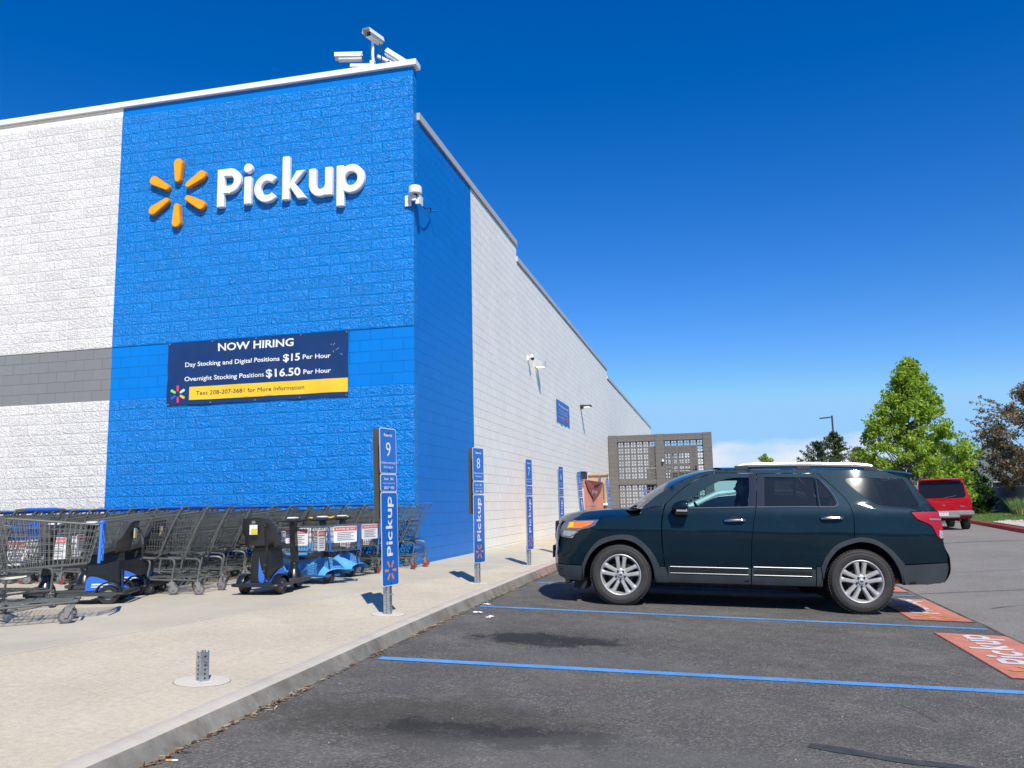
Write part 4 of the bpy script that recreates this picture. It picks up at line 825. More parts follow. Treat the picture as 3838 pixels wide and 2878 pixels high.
        pan('front_bumper',dens([(-.80,.484),(-.486,.476),(-.462,.40),(-.47,.285),(-.70,.292),(-.78,.36)],.06),[],M_clad,.004,.003,.1)
        fg=S(sd,.006)(-.74,.38); mb=MB(); mb.lathe([(0,0),(.045,0),(.05,-.008),(.055,.003)],20,c=fg); mb.build('fog_lamp',M_gloss,car,smooth=True)
        # lamps
        pan('taillight',tail,[],M_red,.012,.002,.07,.02); pan('taillight_clear',[(3.765,1.0),(3.80,.99),(3.803,.91),(3.775,.90),(3.755,.93)],[],M_clr,.018,0,.1,.01); pan('taillight_strip',[(3.66,1.135),(3.795,1.135),(3.795,1.115),(3.66,1.118)],[],M_trim,.017,0,.1,.008)
        pan('headlight',head,[],mat('lamp_frame',(.22,.24,.26,1),.2,.6,coat=1),.004,.002,.07,.02)
        pan('turn_signal',[(-.68,.935),(-.65,1.018),(-.33,1.036),(-.375,.985),(-.50,.942)],[],M_amb,.010,0,.07,.01); pan('headlamp_lens',[(-.73,.87),(-.72,.905),(-.55,.905),(-.575,.872),(-.64,.838),(-.73,.845)],[],M_clr,.010,0,.07,.01)
        pan('signal_glow',[(-.665,.945),(-.635,1.012),(-.585,1.012),(-.60,.95)],[],mat('lamp_yellow',(.95,.55,.02,1),.15,coat=1),.014,0,.1,.006)
        # handles
        for (a,b,z) in ((1.275,1.52,1.072),(2.42,2.665,1.12)):
            h=empty('door_handle',(0,0,0)); h.parent=car
            mb=MB(); p=[S(sd,o)(s,z+dz) for s,o,dz in ((a,.004,-.004),(a+.02,.030,-.002),(a+.08,.038,0),(b-.07,.038,.004),(b-.03,.036,.004),(b,.012,.003))]
            mb.tube(cat_(p,4),.019,8); mb.build('handle_bar',M_chrome,h,smooth=True)
            mb=MB(); q=[(a+.12+.05*math.cos(2*PI*k/16),z+.018+.038*math.sin(2*PI*k/16)) for k in range(16)]; plate(mb,[q],[],S(sd,.0015),flip=fl); mb.build('handle_cup',M_well,h)
        # mirror
        mr_=empty('wing_mirror',(0,0,0)); mr_.parent=car
        mb=MB(); c=Vector(S(sd,.13)(.755,1.235)); rows=[]
        for t,k1,k2,dx in ((0,.25,.2,-.12),(.12,.75,.7,-.085),(.35,.95,.95,-.03),(.75,1,1,.04),(1,.96,.93,.072)):
            rows.append([(c.x+dx,c.y+sd*.105*k1*math.copysign(abs(math.cos(a))**.75,math.cos(a)),c.z+ (-.012 if dx<0 else 0)+.078*k2*math.copysign(abs(math.sin(a))**.75,math.sin(a))) for a in [2*PI*i/20 for i in range(21)]])
        mb.grid(rows,0,sd>0); mb.add(rows[-1][:-1],[tuple(range(20))]); mb.build('mirror_shell',M_paint,mr_,smooth=True)
        mb=MB(); mb.box((c.x-.0,c.y-sd*.02,c.z-.085),(.16,.17,.03)); a_=Vector(S(sd,0)(.67,1.20)); mb.tube([a_,Vector((c.x-.02,c.y-sd*.05,c.z-.075))],.03,8); mb.build('mirror_base',M_gloss,mr_)
        mb=MB(); mb.box((c.x+.0,c.y+sd*.085,c.z-.052),(.13,.045,.022)); mb.build('mirror_signal',M_clr,mr_)
        mb=MB(); mb.box((c.x+.074,c.y,c.z),(.004,.16,.12)); mb.build('mirror_glass',mat('mirror',(.8,.85,.85,1),.03,1),mr_)
        # roof rail
        rr=[(1.40,1.700),(1.47,1.735),(1.56,1.757),(1.8,1.768),(2.4,1.778),(2.95,1.770),(3.10,1.750),(3.22,1.715),(3.28,1.69)]
        rl=empty('roof_rail',(0,0,0)); rl.parent=car
        mb=MB(); mb.tube([(s,sd*(.66),z+.012) for s,z in cat_(rr[1:7],5)],.021,8); mb.build('rail_bar',mat('rail_silver',(.72,.72,.72,1),.3,.6),rl,smooth=True)
        mb=MB(); mb.tube([(s,sd*.665,z-.015) for s,z in cat_(rr,5)],.022,8)
        for s in (1.52,2.28,3.08): mb.box((s,sd*.665,1.725),(.16,.05,.06))
        mb.build('rail_foot',M_clad,rl,smooth=True)
    mb=MB(); mb.tube([(3.12,0,1.76),(3.16,0,1.85)],.007,6); mb.build('roof_antenna',M_pl,car)
    # hood, windscreen, roof
    zt=lambda s:{}
    HT=cat_([(-.72,1.049),(-.652,1.100),(-.533,1.145),(-.4,1.172),(-.167,1.192),(.094,1.203),(.25,1.19)],4); HE=cat_([(-.72,1.030),(-.652,1.034),(-.533,1.042),(-.4,1.049),(-.2,1.068),(.094,1.10),(.25,1.135)],4)
    rows=[]
    for (s,z1),(s2,z0) in zip(HT,HE):
        Y=ybody(s,z0)-.006; r=[]
        for k in range(21):
            v=-1+k/10; q=1-abs(v)**2.6; bulge=.012*max(0,1-abs(abs(v)-.55)/.12) if s>-.6 else 0
            sh=-.13*(1-v*v)*max(0,(-.35-s)/.37) if s<-.35 else 0
            sh+= .10*(v*v-1)*0
            r.append((s+sh,Y*v,z0+(z1-z0)*q+bulge-(.0 if s>-.6 else 0)))
        rows.append(r)
    mb=MB(); mb.grid(rows,0,True); mb.build('hood',M_paint,car,smooth=True,sharp=50)
    AP=cat_([(.25,1.195),(.36,1.285),(.474,1.378),(.74,1.546),(.959,1.641),(1.117,1.684),(1.288,1.702)],3)
    rows=[[(s-.17*(1-v*v)*(1-.5*i/len(AP)),(ybody(s,z)-.012)*v,z+.02*(1-v*v)) for v in [-1+k/8 for k in range(17)]] for i,(s,z) in enumerate(AP)]
    mb=MB(); mb.grid(rows,0,True); mb.build('windscreen',M_gw,car,smooth=True)
    mb=MB(); mb.grid([[(s+.02-.17*(1-v*v),(ybody(.25,1.19)-.01)*v,z) for v in [-1+k/8 for k in range(17)]] for s,z in ((.13,1.175),(.30,1.19))],0,True); mb.build('cowl',M_pl,car)
    mb=MB(); mb.tube([(.22,-.62,1.215),(.40,-.1,1.275)],.008,6); mb.tube([(.12,-.80,1.20),(.20,-.62,1.235),(.30,-.70,1.225)],.012,6); mb.tube([(.10,.1,1.215),(.33,.6,1.27)],.008,6); mb.build('wiper',M_pl,car)
    RT=cat_([(1.288,1.702),(1.5,1.708),(1.8,1.713),(2.435,1.717),(2.968,1.711),(3.283,1.697),(3.48,1.675),(3.56,1.657)],3)
    rows=[[(s-.085*(1-v*v)*(1 if i<2 else 0)*(1-i/2)+(.05*(1-v*v) if s>3.4 else 0),(ybody(min(s,3.48),z)-.001)*v,z+.045*(1-v**4)) for v in [-1+k/8 for k in range(17)]] for i,(s,z) in enumerate(RT)]
    mb=MB(); mb.grid(rows,0,True); rb=[[(x,y,z-.028-.03*max(0,(3.56-x))) for x,y,z in r] for r in rows[-4:]]; mb.grid(rb,0,False); mb.grid([rows[-1],rb[-1]],0,True); mb.build('roof',M_paint,car,smooth=True,sharp=45)
    for sd in (-1,1):
        mb=MB(); plate(mb,[[(3.27,1.695),(3.45,1.68),(3.60,1.652),(3.575,1.630),(3.50,1.615),(3.44,1.618)]],[],lambda s,z:(s,sd*(.735),z),lambda s,z:(s,sd*.715,z),flip=sd>0,back=True); mb.build('spoiler_end',M_paint,car)
    # rear end
    TP=[(3.50,1.62),(3.60,1.46),(3.71,1.31),(3.77,1.225),(3.80,1.1),(3.81,.95),(3.81,.85),(3.83,.78),(3.87,.70),(3.88,.62),(3.88,.52),(3.85,.44),(3.80,.38)]
    def rearrow(s,z): 
        Y=ybody(min(s,3.845),z)-.003; return [(s+.10*(1-abs(v)**2.5)-(.0),Y*v,z) for v in [-1+k/8 for k in range(17)]]
    for nm,a,b,m in (('tailgate_window',0,4,M_gd),('tailgate',3,10,M_paint),('rear_bumper',9,13,M_clad)):
        mb=MB(); mb.grid([rearrow(*p) for p in cat_(TP[a:b],3)],0,False); mb.build(nm,m,car,smooth=True,sharp=50)
    mb=MB(); mb.box((3.915,0,.95),(.01,.32,.16)); mb.build('number_plate',M_w,car)
    mb=MB(); mb.tube([(3.5,-.55,.37),(3.86,-.55,.385)],.04,12); mb.tube([(3.5,.55,.37),(3.86,.55,.385)],.04,12); mb.build('exhaust',mat('rusty_steel',(.20,.12,.08,1),.6,.4,nscale=10,namt=.3),car,smooth=True)
    mb=MB(); mb.bbox((3.35,-.30,.42),(.75,.9,.16),.04); mb.build('muffler',mat('rusty_steel',(.20,.12,.08,1),.6,.4,nscale=10,namt=.3),car)
    # front end
    FP=[(-.72,1.048),(-.765,1.0),(-.79,.93),(-.80,.83),(-.80,.75),(-.80,.66),(-.81,.56),(-.80,.484),(-.785,.38),(-.70,.292)]
    def frow(s,z):
        se=max(s,-.80); Y=ybody(se,z)-.003; b=.10 if z>.3 else .04
        return [(se-(b+max(0,se-s))*(1-abs(v)**2.2),Y*v,z) for v in [-1+k/10 for k in range(21)]]
    mb=MB(); mb.grid([frow(*p) for p in cat_(FP[:8],3)],0,True); mb.build('front_fascia',M_paint,car,smooth=True,sharp=50)
    mb=MB(); mb.grid([frow(*p) for p in cat_(FP[7:],3)],0,True); mb.build('front_bumper',M_clad,car,smooth=True)
    gr=empty('grille',(0,0,0)); gr.parent=car; mb=MB()
    for z in (.83,.90,.97): mb.grid([[(-.80-.106*(1-(y/.95)**2),y,zz) for y in [-.52+.104*k for k in range(11)]] for zz in (z-.022,z+.022)],0,False)
    mb.build('grille_bar',M_chrome,gr); mb=MB(); mb.grid([[(-.80-.102*(1-(y/.95)**2),y,zz) for y in [-.54+.108*k for k in range(11)]] for zz in (.78,1.01)],0,False); mb.build('grille_mesh',M_well,gr)
    mb=MB(); mb.box((-.935,0,.60),(.02,.36,.16)); mb.build('front_plate',M_pl,car)
    mb=MB(); mb.grid([[(-.68+dx-.12*(1-v*v),.62*v,z) for v in [-1+k/6 for k in range(13)]] for z,dx in ((.32,0),(.15,.03))],0,True); mb.grid([[(-.68+.25+dx-.12*(1-v*v),.62*v,z) for v in [-1+k/6 for k in range(13)]] for z,dx in ((.32,0),(.15,-.03))],0,False); mb.box((-.52,0,.23),(.18,1.2,.14)); mb.build('air_dam',M_pl,car)
    # floor, wells
    mb=MB(); mb.box((1.38,0,.36),(1.75,1.78,.14)); mb.box((3.5,0,.50),(.62,1.6,.18)); mb.box((-.1,0,.55),(.9,1.0,.5)); mb.box((2.9,0,.55),(.9,1.1,.45)); mb.box((1.4,.3,.27),(1.9,.3,.12)); mb.build('underbody',M_well,car)
    for cx_,I in ((0,iF),(2.875,iR)):
        for sd in (-1,1):
            mb=MB(); P=[((s-cx_)*1.04+cx_,.38+(z-.38)*1.04) for s,z in I]; mb.grid([[(s,sd*y,z) for s,z in P] for y in (.97,.62)],0,sd<0); plate(mb,[P],[],lambda s,z:(s,sd*.62,z),flip=sd>0); mb.build('wheel_liner',M_well,car)
    for s in (0,2.86):
        for sd in (-1,1): make_wheel(car,(s,sd*(HW-.125),.375),sd,rot0=.33 if s else .30)
    # cabin
    mb=MB(); mb.box((.62,0,1.12),(.55,1.62,.16)); mb.bbox((.84,-.38,1.17),(.22,.4,.12),.04); mb.box((1.3,0,.75),(.9,.25,.35)); mb.build('dashboard',M_int,car)
    stw=empty('steering_wheel',(0,0,0)); stw.parent=car; mb=MB(); c=Vector((1.02,-.40,1.12)); ax=Matrix.Rotation(R(65),3,'Y')
    mb.tube([c+ax@Vector((.18*math.cos(2*PI*k/24),.18*math.sin(2*PI*k/24),0)) for k in range(25)],.014,6,cap=False); mb.tube([c,c+Vector((-.25,0,-.1))],.03,8); mb.box(c,(.03,.12,.08)); mb.build('wheel_ring',M_pl,stw,smooth=True)
    def seat(x,y,w_=.5,nm='front_seat'):
        e=empty(nm,(0,0,0)); e.parent=car
        mb=MB(); mb.bbox((x,y,.72),(.55,w_,.18),.05); mb.build('seat_cushion',M_int,e,smooth=True); mb=MB(); mb.bbox((x+.33,y,1.05),(.16,w_,.66),.06,Matrix.Rotation(R(18),3,'Y')); mb.build('backrest',M_int,e,smooth=True)
        for yy in ([0] if w_<.8 else [-.4,.4]):
            mb=MB(); mb.bbox((x+.44,y+yy,1.45),(.11,.26,.19),.04,Matrix.Rotation(R(10),3,'Y')); mb.cyl((x+.43,y+yy,1.3),(x+.43,y+yy,1.42),.012,6); mb.build('headrest',M_int,e,smooth=True)
    seat(1.45,-.40); seat(1.45,.40); seat(2.35,0,1.35,'rear_seat')
    return car,O,ex,ey,ez
suv_car,SO,Sx,Sy,Sz=suv()
def ws_(s,y,z): return SO+Sx*s+Sy*y+Sz*z
# driver: one skinned body seated behind the wheel
def person(name,label,joints,edges,root,mats,xf):
    e=empty(name,xf((0,0,0)));  tag(e,label,'person')
    me=bpy.data.meshes.new('body'); me.from_pydata([xf(j[0])-Vector(e.location) for j in joints],edges,[]); o=bpy.data.objects.new('body',me); col.objects.link(o); o.parent=e
    m=o.modifiers.new('skin','SKIN'); sv=me.skin_vertices[0].data
    for i,j in enumerate(joints): sv[i].radius=(j[1],j[2] if len(j)>2 else j[1]); sv[i].use_root=(i==root)
    m.use_smooth_shade=True; s=o.modifiers.new('sub','SUBSURF'); s.levels=2; s.render_levels=2
    for q in mats: me.materials.append(q)
    return e,o
M_shirt=mat('shirt_dark',(.03,.035,.045,1),.9); M_skin=mat('skin',(.42,.25,.18,1),.5); M_hair=mat('hair_dark',(.02,.015,.012,1),.6)
J=[((1.50,-.40,.90),.15,.17),((1.56,-.40,1.08),.14,.16),((1.60,-.40,1.24),.12,.18),((1.60,-.40,1.34),.055),((1.585,-.40,1.44),.085,.07),((1.585,-.40,1.53),.08,.07),
   ((1.59,-.58,1.26),.065),((1.45,-.66,1.05),.05),((1.22,-.55,1.10),.038),((1.11,-.52,1.15),.03),((1.59,-.22,1.26),.065),((1.42,-.14,1.05),.05),((1.2,-.25,1.12),.038),((1.10,-.30,1.17),.03),
   ((1.28,-.50,.86),.09),((1.0,-.50,.90),.07),((.92,-.50,.6),.05),((1.28,-.30,.86),.09),((1.0,-.30,.90),.07),((.92,-.30,.6),.05)]
Eg=[(0,1),(1,2),(2,3),(3,4),(4,5),(2,6),(6,7),(7,8),(8,9),(2,10),(10,11),(11,12),(12,13),(0,14),(14,15),(15,16),(0,17),(17,18),(18,19)]
pe,po=person('person','driver in dark clothes seated at the wheel of the dark SUV',J,Eg,0,[M_shirt],lambda p:ws_(*p))
def sub(name,mb,m,par,ofs): return mb
mb=MB(); hc=ws_(1.575,-.40,1.485)-pe.location
rows=[]
for i in range(11):
    a=PI*i/10; rows.append([hc+Sx*(.098*math.sin(a)*math.cos(b)-.012*math.sin(a)*(1 if math.cos(b)<0 else 0)*abs(math.cos(b)))+Sy*(.077*math.sin(a)*math.sin(b))+Sz*(.118*math.cos(a)) for b in [2*PI*k/16 for k in range(17)]])
mb.grid(rows,0,False); mb.tube([hc-Sx*.095+Sz*.01,hc-Sx*.122-Sz*.02,hc-Sx*.10-Sz*.03],.014,6)
for q in (-1,1): mb.tube([hc+Sy*.078*q+Sz*.015,hc+Sy*.084*q-Sz*.02],.014,6)
mb.build('head',M_skin,pe,smooth=True)
mb=MB()
for q in (-1,1): mb.lathe([(0,-.012),(.012,0),(0,.012)],8,c=hc-Sx*.092+Sy*.032*q+Sz*.012)
mb.tube([hc-Sx*.098-Sy*.02-Sz*.055,hc-Sx*.103-Sz*.056,hc-Sx*.098+Sy*.02-Sz*.055],.006,6); mb.build('eyes',M_hair,pe)
mb=MB(); rows=[]
for i in range(7):
    a=PI*.62*i/6; rows.append([hc+Sx*(.018+.104*math.sin(a)*math.cos(b))+Sy*(.087*math.sin(a)*math.sin(b))+Sz*(.02+.118*math.cos(a)) for b in [-PI*.62+2*PI*.62*k/14 for k in range(15)]])
mb.grid(rows,0,False); mb.build('hair',M_hair,pe,smooth=True)
for q,(hx,hy,hz) in ((-1,(1.08,-.53,1.16)),(1,(1.07,-.29,1.18))):
    hd=[]; base=ws_(hx,hy,hz)-pe.location; mb=MB(); mb.bbox(base,(.075,.05,.085),.02)
    for f in range(4): mb.tube([base+Sx*(-.03)+Sz*(.03-.02*f),base+Sx*(-.062)+Sz*(.032-.021*f),base+Sx*(-.064)+Sy*(.028*-q)+Sz*(.028-.02*f),base+Sx*(-.04)+Sy*(.034*-q)+Sz*(.026-.019*f)],.009-.0008*f,6)
    mb.tube([base+Sz*.035,base+Sx*(-.03)+Sz*.055,base+Sx*(-.05)+Sy*(.01*-q)+Sz*.05],.0095,6); mb.build('hand',M_skin,pe,smooth=True)
# ---- generic lofted body for the two other cars
def loft_car(root,prof,W,mats,belt,wheels,floor=.28,arch=.40,rad=.36,gl=(0,1)):
    """prof rows: (s, z_top, z_belt, half width at belt, half width at top)"""
    pb,glm=mats[0],mats[1]; NA=9
    mb=MB(); mg=MB(); rows=[]
    def low(s):
        z=floor
        for c in wheels:
            if abs(s-c)<arch: z=max(z,rad+math.sqrt(max(0,arch*arch-(s-c)**2)))
        return z
    ss=[]; 
    for (a,b) in zip(prof,prof[1:]):
        n=max(1,int((b[0]-a[0])/.06))
        for i in range(n): t=i/n; t2=t; ss.append([a[k]+(b[k]-a[k])*t2 for k in range(5)])
    ss.append(list(prof[-1])); 
    for sd in (-1,1):
        rows=[]
        for s,zt_,zb,wb,wt in ss:
            z0=low(s); q=[]
            for t in [i/8 for i in range(9)]: z=z0+(zb-z0)*t; q.append((s,sd*(wb*(.93+.07*math.sin(min(1,max(0,(z-.15)/.75))*PI/2)) +(.015 if .55<z<.85 else 0)),z))
            rows.append(q)
        mb.grid(rows,0,sd>0)
        rows=[[(s,sd*wb,zb),(s,sd*(wb-.015),zb+min(.04,(zt_-zb)*.2))] for s,zt_,zb,wb,wt in ss]; mb.grid(rows,0,sd>0)
    mg2=MB()
    for sd in (-1,1):
        rows=[[(s,sd*((wb-.015)*(1-t)+wt*t),zb+min(.04,(zt_-zb)*.2)+(zt_-zb-min(.04,(zt_-zb)*.2))*t) for t in (0,.5,.86)] for s,zt_,zb,wb,wt in ss if zt_-zb>.08]
        if len(rows)>1: mg.grid(rows,0,sd>0)
        rows=[[(s,sd*((wb-.015)*(1-t)+wt*t+.004),zb+min(.04,(zt_-zb)*.2)+(zt_-zb-min(.04,(zt_-zb)*.2))*t) for t in (.84,.93,1.0)]+[(s,0,zt_+.03)] for s,zt_,zb,wb,wt in ss]; mb.grid(rows,0,sd>0)
    for r,f in ((ss[0],True),(ss[-1],False)):
        s,zt_,zb,wb,wt=r; mb.grid([[(s,y*wb*.97,z) for y in (-1,-.5,0,.5,1)] for z in (floor,zb*.6,zb,zt_+.02)],0,f)
    mb.build('body',pb,root,smooth=True,sharp=40); mg.build('side_windows',glm,root,smooth=True)
    return ss
# white car in the next bay, seen through the SUV windows
wc_=empty('white_hatchback',(3.55,.15,-.255)); wc_.rotation_euler=(0,R(2.3),.052); tag(wc_,'white car in the next bay seen through the dark SUV windows','car')
M_wp=carpaint('paint_white',(.78,.80,.80,1),.05)
prof=[(-.55,.70,.66,.70,.62),(-.50,.80,.78,.80,.7),(0,.90,.885,.86,.78),(.45,.96,.94,.87,.80),(.60,1.00,.95,.87,.80),(.95,1.22,.96,.88,.66),(1.35,1.42,.97,.88,.60),(1.8,1.475,.98,.88,.58),(2.4,1.47,.99,.88,.57),(2.85,1.38,1.0,.87,.58),(3.2,1.18,1.01,.86,.66),(3.38,1.04,1.01,.84,.72),(3.6,.9,.89,.80,.72),(3.66,.6,.58,.75,.7)]
loft_car(wc_,prof,.88,[M_wp,M_gd],.95,(0,2.65))
for x in (.0,2.65):
    for sd in (-1,1): make_wheel(wc_,(x,sd*.76,.33),sd,rad=.33,wid=.2,rimr=.21,rim=False)
mb=MB(); mb.box((1.3,0,.45),(3.2,1.5,.3)); mb.build('underbody',M_well,wc_)
for sd in (-1,1):
    mb=MB()
    mb.tube([(.60,sd*.865,.985),(.95,sd*.69,1.205),(1.35,sd*.63,1.40),(1.8,sd*.61,1.455),(2.4,sd*.60,1.45),(2.85,sd*.61,1.365),(3.2,sd*.69,1.17)],.035,8); mb.box((1.75,sd*.74,1.2),(.09,.05,.46),Matrix.Rotation(R(sd*28),3,'X')); mb.build('window_frame',M_wp,wc_,smooth=True)
    mb=MB(); mb.box((-.40,sd*.66,.72),(.2,.22,.1)); mb.build('headlight',M_clr,wc_); mb=MB(); mb.box((3.55,sd*.68,.82),(.14,.2,.12)); mb.build('taillight',M_red,wc_); mb=MB(); mb.bbox((.85,sd*.93,1.02),(.1,.16,.11),.03); mb.build('wing_mirror',M_wp,wc_,smooth=True)
# ---- red SUV further down the lane
rs=empty('red_suv',(13.32,21.4,-.28),R(90+3.5)); tag(rs,'red SUV with chrome step bumper seen from behind down the lane','car')
rs.rotation_euler=(0,0,R(90+180-4))
M_rp=carpaint('paint_red',(.40,.004,.012,1),.25)
# local: s from rear bumper (0) forward is negative x ... build with s rearward positive like the others
prof=[(-4.75,.72,.70,.86,.7),(-4.6,1.02,1.0,.92,.8),(-3.5,1.17,1.15,.96,.85),(-3.4,1.20,1.16,.96,.84),(-2.85,1.72,1.17,.97,.76),(-2.5,1.84,1.18,.97,.74),(-1.5,1.88,1.18,.97,.74),(-.35,1.88,1.18,.97,.74),(-.15,1.84,1.18,.96,.75),(-.03,1.16,1.12,.955,.93),(0,.75,.72,.95,.93)]
loft_car(rs,prof,.97,[M_rp,M_gloss],1.17,(-3.9,-.9),floor=.42,arch=.44,rad=.39)
for x in (-3.9,-.9):
    for sd in (-1,1): make_wheel(rs,(x,sd*.84,.39),sd,rad=.39,wid=.26,rimr=.24,rim=False)
mb=MB(); mb.box((-2.3,0,.5),(4.2,1.6,.22)); mb.box((-.3,0,.42),(.4,1.2,.16)); mb.build('underbody',M_well,rs)
mb=MB(); plate(mb,[rrect(-.80,0,.80,.60,.12)],[],lambda u,v:(.015-.14*v-.03,u*(1-.10*v),1.20+v)); mb.build('rear_window',mat('dark_window',(.006,.006,.008,1),.25,spec=.3),rs)
mb=MB(); plate(mb,[rrect(-.88,.74,.88,1.17,.05)],[],lambda u,v:(.012+.02*(1-(u/.9)**2),u,v),lambda u,v:(-.05,u,v),sp=.2); mb.build('tailgate',M_rp,rs,smooth=True)
mb=MB(); mb.bbox((-.10,0,1.90),(.34,1.46,.05),.02,Matrix.Rotation(R(6),3,'Y')); mb.build('spoiler',M_rp,rs)
mb=MB(); mb.bbox((.08,0,.63),(.22,1.98,.18),.04); mb.bbox((.13,0,.52),(.14,1.0,.12),.03); mb.build('rear_bumper',mat('bumper_silver',(.42,.42,.40,1),.35,.7),rs,smooth=True)
mb=MB(); mb.box((.035,0,.92),(.02,.09,.05)); mb.box((.045,.62,.87),(.01,.14,.05)); mb.build('badge',M_chrome,rs)
np_=empty('number_plate',(.205,-.05,.62)); np_.parent=rs; mb=MB(); mb.box((0,0,0),(.01,.31,.15)); mb.build('plate',M_w,np_); mb=MB(); mb.box((.008,0,.055),(.004,.30,.03)); mb.build('red_band',mat('print_red',(.6,.08,.05,1),.5),np_)
mb=MB(); text(mb,'2C 81T6',lambda u,v:(.008,u,v),0,-.045,.07,.26,bold=.02); mb.build('characters',mat('print_blue',(.02,.05,.3,1),.5),np_)
for sd in (-1,1):
    mb=MB(); mb.bbox((-.02,sd*.90,.98),(.09,.12,.40),.02); mb.build('taillight',M_red,rs); mb=MB(); mb.tube([(-2.5,sd*.70,1.95),(-.5,sd*.70,1.95)],.02,6); mb.build('roof_rail',M_pl,rs); mb=MB(); mb.bbox((-2.95,sd*1.10,1.25),(.12,.24,.2),.03); mb.build('wing_mirror',M_gloss,rs)
mb=MB(); mb.tube([(.03,.05,1.20),(.0,.45,1.27)],.012,6); mb.build('wiper',M_pl,rs); mb=MB(); mb.tube([(-.5,.5,.36),(.08,.5,.36)],.035,8); mb.build('exhaust',M_brake,rs)
mb=MB(); mb.tube([(-.15,-.80,1.22),(-.28,-.77,1.80)],.03,6); mb.build('pillar_trim',M_chrome,rs)
# ---------------------------------------------------------------- shopping carts
M_ct=mat('cart_grey',(.155,.16,.147,1),.42,.35,nscale=8,namt=.12); M_cb=mat('cart_blue',(.02,.13,.55,1),.35); M_cwh=mat('caster_tyre',(.10,.10,.10,1),.6); M_hubg=mat('caster_hub',(.20,.20,.195,1),.5); M_hubr=mat('caster_red',(.45,.02,.03,1),.5)
def wires(mb,A,B,C,D,nu,nv,r=.0028,mi=0):
    """wire panel between edges A-B (u) and D-C"""
    A,B,C,D=map(Vector,(A,B,C,D))
    def seg(p,q,rr):
        d=(q-p).normalized(); a=d.orthogonal().normalized()*rr; b=d.cross(a).normalized()*rr
        mb.add([p+a,p+b,p-a,p-b,q+a,q+b,q-a,q-b],[(0,1,5,4),(1,2,6,5),(2,3,7,6),(3,0,4,7)],mi)
    for i in range(nu+1): t=i/nu; seg(A.lerp(B,t),D.lerp(C,t),r)
    for j in range(nv+1): t=j/nv; seg(A.lerp(D,t),B.lerp(C,t),r*(1.5 if j in(0,nv) else 1.15))
def caster(parent,loc,red=False,ang=0):
    c=empty('caster',loc); c.parent=parent; c.rotation_euler=(0,0,ang)
    mb=MB(); mb.lathe([(.045,-.014),(.058,-.014),(.062,-.006),(.062,.006),(.058,.014),(.045,.014)],20,c=(-.02,0,.062)); mb.build('tyre',M_cwh,c,smooth=True)
    mb=MB(); mb.lathe([(.0,-.012),(.046,-.010),(.046,.010),(0,.012)],14,c=(-.02,0,.062)); mb.build('hub',M_hubr if red else M_hubg,c)
    mb=MB()
    for s in (-1,1): mb.add([(-.035,s*.02,.05),(-.005,s*.02,.05),(.03,s*.02,.14),(-.03,s*.02,.14),(-.035,s*.024,.05),(-.005,s*.024,.05),(.03,s*.024,.14),(-.03,s*.024,.14)],[(0,1,2,3),(7,6,5,4),(0,4,5,1),(1,5,6,2),(3,2,6,7)])
    mb.box((0,0,.143),(.06,.05,.008)); mb.cyl((0,0,.14),(0,0,.17),.014,8); mb.build('fork',M_hubg,c); return c
